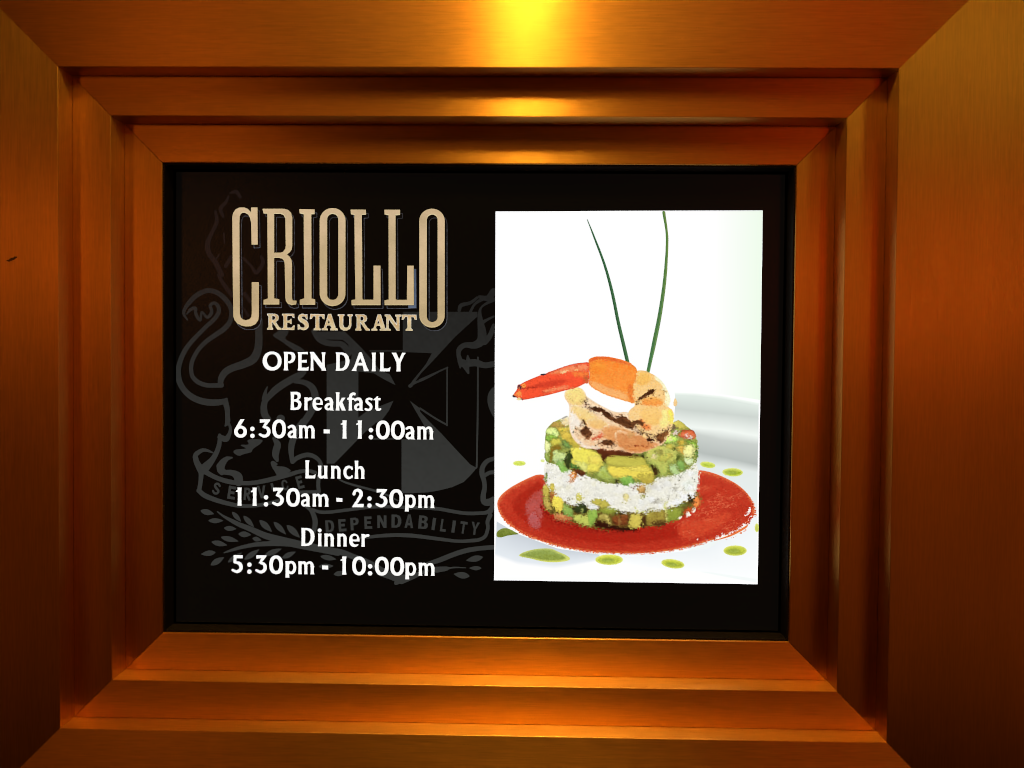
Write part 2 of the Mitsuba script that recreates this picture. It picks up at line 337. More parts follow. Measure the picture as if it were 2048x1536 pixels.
# ---- traced shapes: (part, kind, style, points[, more points]) in screen millimetres x 100
STYLES = [((255,255,255),(255,255,254),0,0.05),((255,255,254),(238,252,235),0,0.03),((246,253,246),(222,232,224),0.05,0.1),((226,236,228),(206,214,208),0.06,0.1),((206,214,208),(243,249,243),0.06,0.1),((243,249,243),(205,211,206),0.06,0.1),((205,211,206),(184,191,187),0.06,0.1),((184,191,187),(228,234,230),0.06,0.1),((228,235,232),(246,252,250),0.06,0.1),((204,211,218),(230,236,241),0.08,0.1),((230,236,241),(255,255,255),0,0.1),((240,245,247),(253,255,255),0.05,0.1),((226,104,64),(234,128,70),0.5,0.4),((202,66,42),(182,42,26),0.9,0.3),((176,48,30),(170,30,18),0.8,0.35),((184,70,58),(186,92,88),0.9,0.3),((192,104,104),(182,80,76),0.9,0.4),((112,18,10),(158,30,20),0.6,0.3),((214,80,48),(202,60,36),1.4,0.7),((214,88,56),(214,88,56),0.3,0.5),((206,74,46),(206,74,46),0.3,0.5),((222,104,70),(222,104,70),0.3,0.5),((186,50,30),(186,50,30),0.3,0.5),((252,246,240),(255,250,246),0.2,0.5),((236,120,60),(236,120,60),0.6,0.35),((236,238,130),(226,232,110),0.3,0.4),((222,232,120),(200,222,70),1.1,0.6),((232,240,160),(226,236,140),1.1,0.6),((206,222,96),(178,198,60),1.1,0.6),((196,206,88),(160,182,44),1.1,0.6),((150,166,60),(168,184,80),1.2,0.9),((196,206,70),(164,178,60),1.1,0.6),((206,214,70),(166,178,56),1.1,0.6),((222,226,80),(172,186,60),1.1,0.6),((206,212,110),(190,200,80),1.1,0.6),((196,206,120),(222,224,110),0.5,0.4),((152,170,86),(138,152,62),1.2,0.7),((132,146,62),(110,124,44),1.4,0.8),((136,122,50),(84,62,24),1.6,0.6),((247,245,234),(234,231,214),0.5,0.6),((172,178,88),(112,124,48),1.5,0.6),((190,168,80),(176,140,70),1,0.6),((246,240,206),(236,210,150),0.8,0.6),((180,176,170),(180,176,170),0.6,0.35),((242,222,90),(226,190,70),0.5,0.6),((222,196,84),(206,176,70),0.6,0.6),((204,176,70),(186,172,66),1,0.6),((236,248,150),(196,226,140),0.5,0.6),((150,186,70),(110,146,60),1.3,0.9),((240,246,170),(222,230,150),0.5,0.6),((214,206,90),(196,186,70),0.5,0.6),((150,116,40),(122,104,30),1,0.9),((160,176,90),(140,160,70),1,0.9),((120,146,74),(90,120,60),1.4,1),((206,216,130),(178,200,140),0.8,0.6),((158,194,110),(118,166,60),0.7,0.6),((40,54,22),(52,58,26),1,1.2),((84,128,56),(64,104,44),0.6,0.9),((246,226,92),(206,196,86),0.7,0.35),((240,224,106),(222,200,84),0.6,0.6),((226,228,120),(212,208,120),0.6,0.6),((110,56,26),(66,34,18),1,0.9),((226,150,70),(196,110,46),0.9,0.6),((236,226,220),(236,226,220),0.6,0.35),((178,196,116),(156,168,66),0.9,0.7),((120,128,54),(150,150,80),1,1),((34,24,12),(30,26,14),0.6,0.35),((84,40,18),(60,30,14),0.8,0.5),((182,172,70),(190,184,80),0.7,0.3),((240,218,84),(212,192,84),0.6,0.3),((236,216,96),(222,206,90),0.5,0.5),((190,176,74),(170,150,60),0.7,0.5),((134,170,84),(90,130,50),1.2,0.8),((50,52,22),(50,52,22),0.6,0.35),((200,192,98),(158,176,84),0.8,0.4),((168,160,80),(150,146,70),0.9,0.8),((240,226,170),(226,206,140),0.5,0.6),((206,186,84),(176,184,84),0.6,0.5),((222,206,90),(186,178,76),0.6,0.6),((80,84,34),(80,84,34),0.6,0.35),((40,24,12),(70,40,20),0.6,0.35),((222,184,84),(206,166,70),0.5,0.6),((244,236,150),(226,226,150),0.5,0.4),((90,100,40),(90,100,40),0.6,0.35),((140,178,92),(120,160,76),0.6,0.5),((186,210,150),(170,196,120),0.7,0.5),((200,220,150),(222,232,190),1,0.8),((196,226,116),(150,190,70),1.3,0.7),((246,240,170),(246,240,170),0.6,0.35),((226,196,80),(206,170,60),0.6,0.35),((120,156,50),(160,190,80),1,0.9),((70,100,40),(130,160,80),1,1),((196,80,44),(206,120,80),1.3,0.8),((236,226,216),(222,190,170),0.4,0.8),((226,210,100),(170,160,70),0.8,0.5),((120,100,70),(120,100,70),0.6,0.35),((250,248,232),(236,234,218),0.35,0.9),((232,230,218),(218,216,204),0.35,0.9),((212,209,196),(198,195,182),0.35,0.9),((255,255,252),(241,241,238),0.35,0.9),((253,252,246),(239,238,232),0.35,0.9),((248,246,236),(234,232,222),0.35,0.9),((244,240,218),(230,226,204),0.35,0.9),((250,250,246),(236,236,232),0.35,0.9),((236,240,226),(222,226,212),0.35,0.9),((238,236,228),(224,222,214),0.35,0.9),((244,244,236),(230,230,222),0.35,0.9),((246,250,240),(232,236,226),0.35,0.9),((240,238,226),(226,224,212),0.35,0.9),((232,229,206),(218,215,192),0.35,0.9),((226,223,212),(212,209,198),0.35,0.9),((176,172,154),(158,154,134),0.4,0.5),((226,216,110),(192,184,80),0.7,0.7),((120,110,50),(150,140,80),0.7,0.7),((226,206,100),(206,186,80),0.7,0.7),((196,186,84),(180,166,70),0.8,0.7),((160,166,70),(126,136,44),1,0.7),((150,166,90),(120,136,70),1.2,1),((70,76,60),(70,76,60),0.6,0.35),((232,214,90),(196,176,70),0.6,0.35),((206,170,110),(166,126,60),1.2,0.9),((110,44,20),(110,44,20),0.6,0.35),((230,214,120),(238,226,170),0.6,0.6),((170,170,80),(196,190,110),0.6,0.35),((226,222,150),(206,206,120),0.5,0.6),((110,104,50),(110,104,50),0.6,0.35),((120,112,90),(120,112,90),0.6,0.35),((110,110,80),(110,110,80),0.6,0.35),((80,88,70),(80,88,70),0.6,0.35),((110,118,100),(110,118,100),0.6,0.35),((110,106,80),(110,106,80),0.6,0.35),((206,190,90),(170,150,60),1,0.7),((186,120,64),(150,90,40),0.8,0.8),((200,180,90),(176,150,70),1.1,0.8),((248,226,90),(214,190,80),0.5,0.4),((90,82,30),(60,60,24),0.6,0.35),((150,176,90),(120,156,70),0.6,0.5),((206,150,90),(180,96,56),1,0.6),((196,196,96),(176,186,84),0.6,0.4),((156,186,84),(130,166,66),0.5,0.4),((238,240,236),(226,226,214),0.4,0.6),((52,60,28),(38,44,22),1.1,1.2),((150,160,84),(110,120,60),0.8,1),((58,22,12),(44,18,10),0.6,0.5),((178,166,84),(150,130,60),1.2,0.9),((232,216,120),(206,186,96),0.4,0.6),((136,78,36),(96,46,22),1.3,0.8),((50,44,22),(50,44,22),0.6,0.35),((156,112,60),(130,84,40),0.8,0.8),((206,192,88),(190,170,74),0.5,0.4),((84,54,26),(56,30,16),0.6,0.35),((170,156,66),(120,96,40),0.8,0.4),((150,160,62),(124,136,50),0.7,0.4),((96,66,30),(70,44,20),0.6,0.5),((226,226,130),(196,192,110),0.4,0.6),((240,236,190),(240,236,190),0.6,0.35),((90,96,40),(130,136,60),0.9,1),((46,36,16),(40,32,14),0.6,0.35),((236,150,80),(222,116,56),0.7,0.6),((206,90,40),(176,70,34),0.8,0.8),((252,246,232),(240,222,206),0.5,0.7),((58,104,66),(70,112,70),0.8,0.5),((40,82,56),(50,86,54),0.4,0.5),((86,124,60),(70,116,72),0.8,0.5),((120,140,70),(96,140,80),0.4,0.5),((253,234,200),(240,188,138),0.5,0.25),((252,232,140),(246,206,130),0.6,0.4),((252,226,160),(240,196,110),0.4,0.4),((255,248,236),(240,222,200),0.4,0.4),((246,210,140),(240,184,108),0.5,0.4),((236,172,108),(216,138,78),0.7,0.35),((236,180,120),(226,160,96),0.6,0.35),((232,172,112),(216,150,90),0.6,0.35),((226,116,76),(196,66,40),0.5,0.6),((110,52,26),(64,30,16),0.7,0.4),((230,164,104),(208,124,66),0.8,0.35),((150,64,28),(150,64,28),0.6,0.35),((226,150,84),(226,150,84),0.6,0.35),((222,170,110),(206,150,90),0.6,0.35),((252,200,120),(250,214,154),0.6,0.3),((255,250,206),(255,246,196),0.3,0.4),((252,200,104),(250,186,96),0.4,0.3),((250,176,84),(246,146,66),0.6,0.4),((252,206,130),(250,196,104),0.4,0.3),((252,240,150),(252,232,140),0.3,0.3),((248,244,110),(244,226,90),0.3,0.3),((250,146,76),(246,130,66),0.6,0.35),((252,214,150),(250,206,140),0.6,0.35),((246,126,40),(250,160,74),0.5,0.25),((226,84,40),(236,110,50),0.6,0.35),((252,160,60),(250,130,44),0.6,0.35),((250,170,100),(252,184,112),0.4,0.3),((226,106,44),(240,140,64),0.6,0.35),((242,84,52),(238,80,46),0.7,0.35),((246,150,112),(246,130,70),0.6,0.4),((252,206,150),(252,206,150),0.6,0.35),((252,190,120),(252,190,120),0.6,0.35),((206,84,54),(206,84,54),0.6,0.35),((248,136,64),(244,116,54),0.6,0.4),((222,70,44),(206,60,38),0.6,0.4),((250,140,96),(248,150,96),0.6,0.4),((248,160,70),(248,160,70),0.6,0.35),((248,150,74),(248,150,74),0.6,0.35),((252,226,160),(252,226,160),0.6,0.35),((190,92,46),(206,106,60),1,0.8),((64,52,66),(50,40,50),0.6,0.35),((150,40,28),(150,40,28),0.6,0.35),((140,60,50),(140,60,50),0.6,0.35),((196,56,36),(196,56,36),0.6,0.35),((44,22,10),(128,78,44),1.5,1.5),((60,28,14),(150,96,58),1.5,1.5),((66,28,16),(50,22,12),0.6,0.35),((150,98,52),(120,70,36),1.4,1),((84,44,22),(84,44,22),0.4,1),((110,66,34),(110,66,34),0.4,1),((62,30,14),(62,30,14),0.4,1),((46,22,10),(46,22,10),0.4,1),((84,54,24),(84,54,24),0.4,1),((110,76,36),(110,76,36),0.4,1),((70,44,20),(70,44,20),0.4,1),((120,90,54),(120,90,54),0.4,1),((96,66,38),(96,66,38),0.4,1),((150,116,70),(150,116,70),0.4,1),((140,84,40),(140,84,40),0.4,1),((110,66,30),(110,66,30),0.4,1),((96,64,28),(96,64,28),0.6,0.35),((60,50,60),(60,50,60),0.6,0.35),((70,80,80),(70,80,80),0.6,0.35)]
SHAPES = [
 ('crest__lion','s',-1,'950 9398 82 725 9036 184 787 8712 224 1072 8306 286 1480 7899 306 1969 7633 306 2377 7569 306 2866 7727 305 3314 8087 326 3640 8569 305 3702 9013 285 3601 9499 306 3234 9946 326 2705 10314 306 2134 10724 286 1685 11173 265 1400 11621 265 1216 12068 266 1175 12474 266 1236 12839 266 1359 13040 278 1645 13281 286 2136 13447 286 2707 13458 286 3075 13430 327',''),
 ('crest__lion','s',-1,'5432 9403 448 5413 10010 448 5415 10616 468 5355 11223 489 5071 11792 530 4460 12121 489 3849 12329 449 3441 12535 449 3197 12780 428 3054 13065 388 3014 13390 306',''),
 ('crest__lion','s',-1,'909 9034 82 1154 8750 204 1439 8667 204 1460 8949 204 1603 9272 204 1766 9392 163 1847 8906 143 2174 9227 183 2418 9023 224 2459 8780 204 2377 8498 204 2622 8334 204 2866 8535 244 2907 8898 265 2622 9345 265 2133 9793 265 1603 10323 265 1113 10854 286 746 11383 306 501 11953 307 378 12481 327 398 13049 360 541 13454 368 828 13857 376 1278 14218 401 1891 14456 409 2627 14530 409 3239 14443 327 3402 14299 163',''),
 ('crest__lion','s',-1,'3321 14439 368 3444 14925 327 3465 15331 306 3465 15737 306 3323 15982 82',''),
 ('crest__lion','s',-1,'3527 15777 163 3650 16141 184 3568 16508 245 3364 16795 368 2996 16677 327',''),
 ('crest__lion','s',-1,'2976 16555 204 2956 17084 286 2793 17615 307 2507 18106 368 2139 18518 532 1893 18765 573',''),
 ('crest__lion','s',-1,'2547 17658 82 2179 17520 184 1851 17523 246 1483 17792 307 1483 18118 348 1647 18483 410 1852 18766 532',''),
 ('crest__lion','p',-1,'4610 16782 5733 16770 5570 17056 5020 17408 5000 17611 4469 17719 4183 17884 3774 17604 3978 17419 4754 17390 4264 17192 4345 17130 4876 17145',''),
 ('crest__lion','s',-1,'3774 17950 82 3407 18035 286 3121 18344 450 3039 18671 491 3121 18874 368',''),
 ('crest__lion','s',-1,'2990 18502 442 3236 18841 319 3776 18909 368 4120 19125 540 4169 19466 540',''),
 ('crest__lion','s',-1,'8297 12592 203 8013 12756 407 7607 12962 447 7038 13291 448 6510 13661 448 6104 14070 367 5819 14397 367 5738 14803 408 5801 15249 449 6025 15531 367',''),
 ('crest__lion','p',-1,'6021 13341 5696 13871 5575 14440 5961 14193 5920 13869',''),
 ('crest__lion','s',-1,'7689 13164 244 8259 13219 325 8707 13478 407 8911 13881 447 8933 14326 447 8752 14895 447 8469 15384 448 8145 15834 448',''),
 ('crest__lion','p',-1,'7065 15480 7052 15555 7014 15623 6956 15678 6882 15713 6800 15726 6719 15715 6645 15681 6586 15628 6548 15560 6535 15485 6548 15410 6585 15341 6644 15287 6717 15252 6799 15239 6881 15250 6955 15284 7014 15337 7051 15405',''),
 ('crest__lion','p',-1,'6258 10264 6704 10019 6704 9736 7273 9731 7274 10216 6990 10501 7438 10740 8008 11018 8374 11297 7765 11323 7398 11104 6869 10704 6380 10425',''),
 ('crest__lion','s',-1,'8857 10042 325 9143 10483 365 9550 10722 365 10037 10799 365 10524 10815 365 10849 11074 405 11013 11396 365',''),
 ('crest__lion','s',-1,'8205 15681 448 7739 16335 407 7537 16905 408 7457 17393 367 7520 18165 245',''),
 ('crest__lion','s',-1,'7541 18165 285 7785 17959 285 8151 17792 285 8558 17727 285 8966 17865 265 9252 18146 244 9335 18551 285 9195 19122 244 9156 19611 245 9198 19976 245',''),
 ('crest__lion','s',-1,'6354 16715 163 6600 17078 408 6519 17444 449 6479 17770 408 6582 18094 204',''),
 ('crest__lion','p',-1,'6154 18180 6358 18097 6664 18337 6461 18441 7052 18475 7297 18594 7543 18775 6523 19071 6564 18989 6236 18505',''),
 ('crest__lion','s',-2,'2698 2670 163 2780 3312 244 2455 4038 244 2212 4643 326 2294 5247 326 2701 5809 326 2946 6291 326 3109 6596 285',''),
 ('crest__lion','s',-2,'3228 4034 122 3269 4637 81',''),
 ('crest__lion','s',-2,'2945 5324 81 2782 5566 122',''),
 ('crest__lion','s',-2,'3677 5480 244 3352 6046 244',''),
 ('crest__lion','s',-2,'4450 5556 163 4938 6036 163 5264 6436 244 5669 5830 244 5546 5428 162',''),
 ('crest__lion','s',-2,'3510 1742 122 3348 2104 203 3023 2507 244 3186 2988 163',''),
 ('crest__lion','s',-2,'3591 1540 81 3997 1458 244 4241 1778 203',''),
 ('crest__lion','s',-2,'2864 6598 163 3191 7120 244 3517 7561 285 3761 7882 244',''),
 ('crest__lion','s',-2,'4534 7755 244 4861 8197 244',''),
 ('crest__lion','s',-2,'4454 8603 81 4740 9086 203',''),
 ('crest__ribbon','s',-1,'2008 18806 344 2499 19094 295 3089 19332 295 3776 19495 295 4464 19536 270 5150 19504 270 5983 19338 294 6718 19144 294 7452 18940 269 7941 18788 245 8527 18718 220 8968 18835 244',''),
 ('crest__ribbon','s',-1,'1786 18613 344 1811 19102 295 1762 19592 270 1689 20034 270',''),
 ('crest__ribbon','s',-1,'1664 20034 295 2058 20347 320 2795 20633 295 3582 20843 270 4269 20958 246 5153 20947 221 6134 20764 221 6966 20509 206',''),
 ('crest__ribbon','s',-1,'7873 20073 204 8362 20047 204 9218 20017 204',''),
 ('crest__ribbon','s',-1,'8365 20963 122 8692 21163 245 8877 21487 306 8980 21893 326 8949 22220 306 8860 22547 286',''),
 ('crest__ribbon','s',-1,'8780 21121 163 9270 21287 212 9800 21292 212 10289 21233 204 11306 21091 204 12526 20933 203 13746 20898 203 14965 20965 223',''),
 ('crest__ribbon','s',-1,'14919 20928 203 16543 20989 223 17517 21140 223 18328 21252 223 19138 21242 223 19704 21174 243 19985 20907 243',''),
 ('crest__ribbon','s',-1,'19887 21355 283 19729 21763 243 19752 22168 223 19594 22658 223 19231 22886 223 18746 22953 223 17936 23004 203 16718 22878 223 15296 22713 244 14279 22665 244 13344 22705 224 12531 22789 204 11839 22879 163',''),
 ('crest__ribbon','s',-1,'20101 17827 242 19678 17993 283 19398 18361 303 19361 18766 323 19486 19210 283 19530 19655 283 19452 20102 324 19496 20507 364 19820 20544 445 20061 20298 202',''),
 ('crest__ribbon','s',-1,'19483 18927 243 19805 18720 242 20088 18677 242',''),
 ('crest__ribbon','s',-1,'20024 20744 283 19946 21110 243',''),
 ('crest__shield','p',-1,'8986 10066 10770 10032 11259 10492 11829 11052 12399 11692 13011 12454 13579 12651 13947 13334 13338 13037 12606 12619 11633 12507 11644 14974 12172 14968 12820 14719 13831 14305 13551 14914 13250 15508 12744 15691 12057 16290 10155 18258 9687 18263 9663 12120 11183 11743 11223 11501 11140 11219 10976 10817 10651 10557 10205 10541 9475 10547',''),
 ('crest__shield','p',-3,'11644 14974 12172 14968 11646 15378',''),
 ('crest__shield','p',-3,'13108 15526 13611 14833 13270 15524',''),
 ('crest__shield','p',-1,'14381 8798 18999 8762 19002 9044 17641 10301 16198 11883 15235 12900 15053 13023 15836 12008 16195 11339 14396 11274',''),
 ('crest__shield','p',-1,'14838 14287 15489 14766 15490 14968 16061 15569 16835 16329 17813 17371 18629 18212 18994 18411 18914 18573 18634 18901 18232 19306 17506 19639 16697 19852 15968 19982 15076 20037 14366 20046 14346 16699 16190 16680 15739 15815 15289 15051',''),
 ('crest__shield','s',-1,'15438 13004 101 17170 12218 101',''),
 ('crest__shield','s',-1,'17150 12218 101 17157 13246 101',''),
 ('crest__shield','s',-1,'17151 12368 105 17163 15800 105',''),
 ('crest__shield','s',-1,'17175 15780 105 16424 15363 113 15489 14766 121',''),
 ('crest__shield','s',-1,'16808 12372 101 15841 12905 101 15115 13194 162 14853 13378 223',''),
 ('crest__shield','s',-1,'15616 12382 101 15154 12992 162 14914 13357 202',''),
 ('crest__shield','s',-1,'19054 11586 121 19067 14771 113 19042 16791 113 19033 18208 113 18974 18451 97',''),
 ('crest__shield','s',-1,'10444 19230 81 10892 19428 122 11707 19662 142 12765 19934 142 13539 20210 102 14150 20528 81',''),
 ('crest__shield','s',-1,'12505 16690 81 14310 16671 81',''),
 ('crest__shield','s',-1,'12356 11229 81 14360 11212 81',''),
 ('crest__beast','s',-1,'19995 7511 442 19637 7915 362 19113 7838 201',''),
 ('crest__beast','s',-1,'18992 7879 161 18552 8204 201 17989 8368 242 17871 8691 201',''),
 ('crest__beast','s',-1,'19315 7957 241 18835 8282 161 18556 8766 161',''),
 ('crest__beast','s',-1,'20039 7992 241 19559 8236 161 19239 8480 121 19141 8802 201 19185 9364 362 19291 10006 524 19255 10529 564 18854 10814 443 18249 10819 323 17908 11063 323 17851 11426 262 17975 11868 323 17957 12231 81',''),
 ('crest__beast','s',-1,'17975 11828 363 18259 12027 444 18464 12549 121',''),
 ('crest__beast','s',-1,'18416 11461 81 18459 11823 323',''),
 ('crest__beast','s',-1,'18258 11986 444 18863 11900 444 19469 12056 363 20032 11971 363',''),
 ('crest__beast','s',-1,'20013 9598 241 19776 10243 322 19457 10607 403',''),
 ('crest__beast','s',-1,'20008 9036 121 19607 9240 161 19327 9403 242',''),
 ('crest__beast','p',-1,'20092 13309 19884 13512 19685 13837 19648 14241 19731 14643 19937 15085 20109 15366',''),
 ('crest__laurel','s',-1,'2845 21342 74 3239 21631 147 3780 21919 246 4271 22158 295 5009 22443 344 5647 22728 393 6139 22894 417 7219 23174 490 7955 23336 490 9180 23565 465 10405 23794 440',''),
 ('crest__laurel','s',-1,'3266 23912 74 3782 23734 172 4372 23554 221 5256 23371 270 6140 23301 319 6974 23260 392 7709 23315 392',''),
 ('crest__laurel','s',-1,'9279 23612 327 10503 23760 367 11320 24035 346 12340 24429 367 12953 24788 407 13362 25068 407',''),
 ('crest__laurel','p',-1,'12751 25036 12956 25237 13690 25431 14343 25769 14586 25663 15641 25180 15640 24996 14502 25175 13769 25022 13156 24622',''),
 ('crest__laurel','s',-1,'14052 25671 244 15108 25207 244 16000 24869 203',''),
 ('crest__laurel','s',-1,'15916 24462 203 16727 24207 305 17536 23871 304 18345 23595 304 19155 23442 284 20126 23348 283',''),
 ('crest__laurel','s',-1,'16568 24800 366 17136 24731 284 17380 24687 122 17745 24641 89 18394 24653 49',''),
 ('crest__laurel','p',-1,'1763 21282 1841 21389 1926 21466 2016 21521 2112 21554 2213 21567 2318 21564 2426 21547 2537 21521 2649 21492 2563 21416 2477 21343 2389 21280 2297 21230 2201 21196 2100 21183 1994 21191 1882 21222',''),
 ('crest__laurel','p',-1,'2255 21913 2365 21986 2474 22033 2583 22060 2693 22067 2802 22057 2911 22031 3020 21994 3130 21949 3239 21901 3130 21855 3020 21813 2911 21779 2802 21756 2692 21749 2583 21759 2474 21788 2365 21838',''),
 ('crest__laurel','p',-1,'3239 22367 3325 22445 3412 22498 3501 22530 3590 22543 3681 22539 3773 22519 3865 22487 3958 22448 4051 22406 3963 22354 3876 22307 3788 22266 3699 22238 3609 22225 3519 22229 3427 22253 3334 22297',''),
 ('crest__laurel','p',-1,'4149 22723 4237 22813 4327 22873 4418 22909 4510 22924 4603 22918 4698 22894 4793 22857 4889 22811 4985 22761 4895 22703 4805 22649 4714 22603 4623 22571 4531 22556 4438 22562 4343 22591 4247 22642',''),
 ('crest__laurel','p',-1,'5034 22981 5086 23062 5142 23118 5202 23156 5266 23177 5333 23182 5403 23173 5476 23153 5549 23126 5624 23096 5567 23041 5509 22989 5451 22944 5390 22909 5326 22888 5259 22883 5188 22896 5113 22927',''),
 ('crest__laurel','p',-1,'3043 22933 3153 23040 3270 23119 3392 23177 3518 23214 3649 23233 3783 23236 3920 23227 4059 23209 4199 23188 4082 23111 3964 23036 3845 22970 3722 22917 3596 22879 3465 22860 3330 22861 3190 22884',''),
 ('crest__laurel','p',-1,'2453 23235 2551 23337 2655 23411 2764 23464 2876 23496 2993 23510 3114 23507 3236 23493 3361 23470 3486 23443 3382 23370 3277 23301 3171 23240 3061 23192 2948 23159 2832 23146 2710 23152 2585 23180',''),
 ('crest__laurel','p',-1,'2749 23894 2632 23830 2519 23794 2408 23779 2300 23784 2195 23809 2091 23850 1990 23903 1889 23965 1789 24030 1902 24065 2015 24097 2126 24120 2236 24130 2344 24125 2450 24100 2553 24055 2653 23989',''),
 ('crest__laurel','p',-1,'2405 24710 2547 24725 2673 24714 2788 24683 2892 24633 2985 24566 3069 24483 3147 24389 3220 24287 3291 24182 3165 24194 3041 24210 2922 24233 2809 24267 2705 24317 2612 24385 2530 24471 2460 24577',''),
 ('crest__laurel','p',-1,'3754 21331 3769 21448 3802 21549 3849 21636 3908 21712 3980 21776 4062 21831 4152 21878 4247 21921 4345 21961 4311 21861 4275 21763 4234 21671 4184 21586 4125 21510 4053 21446 3968 21394 3870 21354',''),
 ('crest__laurel','p',-1,'4467 21567 4489 21699 4530 21813 4586 21913 4656 22000 4739 22075 4834 22139 4936 22195 5045 22245 5156 22294 5113 22180 5069 22070 5018 21964 4959 21867 4889 21780 4806 21706 4709 21644 4598 21597',''),
 ('crest__laurel','p',-1,'5474 21824 5501 21975 5551 22102 5618 22210 5700 22302 5798 22377 5908 22438 6029 22489 6155 22533 6285 22573 6234 22447 6181 22325 6121 22209 6051 22104 5968 22013 5871 21938 5757 21880 5626 21840',''),
 ('crest__laurel','p',-1,'3488 24523 3628 24507 3755 24470 3871 24419 3977 24353 4073 24274 4161 24184 4243 24085 4321 23980 4397 23873 4271 23910 4147 23949 4026 23995 3913 24049 3807 24115 3711 24194 3625 24287 3549 24395',''),
 ('crest__laurel','p',-1,'4520 24337 4675 24328 4813 24296 4939 24245 5053 24178 5157 24095 5251 23999 5339 23892 5421 23779 5502 23662 5365 23695 5229 23732 5098 23775 4975 23829 4860 23896 4757 23979 4665 24079 4584 24197',''),
 ('crest__laurel','p',-1,'6367 21921 6398 22068 6449 22194 6516 22305 6598 22402 6694 22485 6801 22556 6918 22618 7041 22674 7166 22727 7114 22601 7059 22478 6998 22361 6928 22253 6846 22157 6750 22074 6640 22006 6514 21953',''),
 ('crest__laurel','p',-1,'7185 22115 7215 22274 7268 22408 7339 22524 7426 22622 7530 22703 7647 22770 7774 22826 7908 22875 8045 22920 7991 22786 7933 22656 7869 22533 7795 22421 7707 22323 7604 22242 7484 22179 7346 22134',''),
 ('crest__laurel','p',-1,'5799 24052 5951 24078 6093 24077 6227 24056 6353 24016 6472 23958 6585 23884 6693 23799 6799 23705 6903 23608 6761 23610 6621 23616 6485 23629 6352 23654 6226 23694 6107 23752 5996 23830 5892 23928',''),
 ('crest__laurel','p',-1,'6904 24201 7034 24223 7152 24221 7262 24200 7364 24161 7457 24107 7544 24038 7626 23958 7705 23871 7782 23781 7664 23784 7547 23790 7434 23804 7326 23828 7225 23867 7131 23922 7046 23995 6969 24086',''),
 ('crest__laurel','p',-1,'9294 24047 9395 24143 9502 24212 9612 24262 9726 24292 9844 24304 9964 24301 10087 24286 10211 24263 10335 24237 10229 24168 10121 24103 10013 24046 9902 24001 9788 23971 9670 23958 9549 23966 9424 23993',''),
 ('crest__laurel','p',-1,'9194 24702 9304 24772 9413 24815 9521 24838 9628 24841 9734 24826 9840 24795 9945 24752 10049 24702 10153 24648 10045 24606 9936 24567 9828 24536 9720 24518 9613 24515 9507 24530 9402 24564 9297 24619',''),
 ('crest__laurel','p',-1,'10135 25179 10237 25240 10336 25273 10431 25287 10523 25281 10612 25257 10699 25218 10784 25167 10867 25108 10951 25045 10853 25013 10755 24984 10659 24962 10565 24953 10473 24958 10384 24982 10297 25026 10214 25089',''),
 ('crest__laurel','p',-1,'19483 23967 19343 23905 19210 23875 19081 23868 18958 23884 18839 23921 18723 23976 18611 24045 18500 24123 18390 24205 18524 24234 18656 24260 18786 24276 18914 24278 19038 24262 19157 24225 19271 24165 19380 24081',''),
 ('crest__laurel','p',-1,'19387 24660 19299 24599 19211 24561 19123 24539 19035 24532 18947 24541 18860 24562 18772 24593 18684 24630 18597 24671 18685 24709 18773 24743 18861 24772 18949 24791 19037 24797 19125 24788 19213 24764 19300 24723',''),
 ('crest__laurel','p',-1,'18662 25179 18559 25070 18451 24995 18341 24945 18227 24920 18111 24917 17992 24933 17871 24964 17749 25005 17626 25051 17733 25124 17841 25194 17950 25254 18062 25299 18175 25324 18292 25327 18411 25306 18534 25259',''),
 ('food_picture','p',0,'20062 2580 36417 2432 36462 25427 20159 25403',''),
 ('food_picture__backdrop_tint','strip',1,'33642 2495 33636 7965 33632 13637','36399 2439 36417 7944 36427 14031'),
 ('food_picture__plate_rim','strip',2,'31199 13644 32458 13674 34138 13827 36363 14226','31218 13812 32461 13860 34141 14037 36349 14437'),
 ('food_picture__plate_rim','strip',3,'31218 13812 32461 13860 34141 14037 36349 14437','31228 14572 32473 14728 34153 14880 36351 15111'),
 ('food_picture__plate_rim','strip',4,'31228 14572 32473 14728 34153 14880 36351 15111','31141 15670 32487 15783 34167 15892 36352 16249'),
 ('food_picture__plate_rim','strip',5,'31141 15670 32487 15783 34167 15892 36352 16249','31650 16003 32492 16163 34176 16525 36343 16798'),
 ('food_picture__plate_rim','strip',6,'31650 16003 32492 16163 34176 16525 36343 16798','32084 17012 32928 17341 34612 17661 36345 18022'),
 ('food_picture__plate_rim','strip',7,'32084 17012 32928 17341 34612 17661 36345 18022','32097 18027 32939 18102 34620 18210 36344 18487'),
 ('food_picture__plate_rim','strip',8,'32097 18027 32939 18102 34620 18210 36344 18487','32184 24474 33030 24718 34719 25035 36364 25310'),
 ('food_picture__plate_rim','strip',9,'20305 21733 21585 22484 24139 23389 27531 23813','20219 23696 21600 24173 23979 24397 27531 23873'),
 ('food_picture__plate_rim','strip',10,'20219 23696 21600 24173 23979 24397 27531 23873','20221 23910 21602 24412 23982 24653 27532 23941'),
 ('food_picture__plate_rim','strip',11,'26681 23526 30064 23652 33431 23267 36341 21025','26686 23952 30074 24503 33451 24712 36360 25097'),
 ('food_picture__red_sauce','p',12,'23118 18636 21979 19117 20882 19750 20310 20370 20341 20966 20729 21642 21584 22314 22691 22811 24137 23236 25835 23520 27528 23617 29219 23603 30905 23453 32586 23049 34262 22518 35514 21908 36135 21282 36237 20857 35991 20098 35308 19344 34208 18765 33364 18478 32522 18361 31695 19386 24100 19474',''),
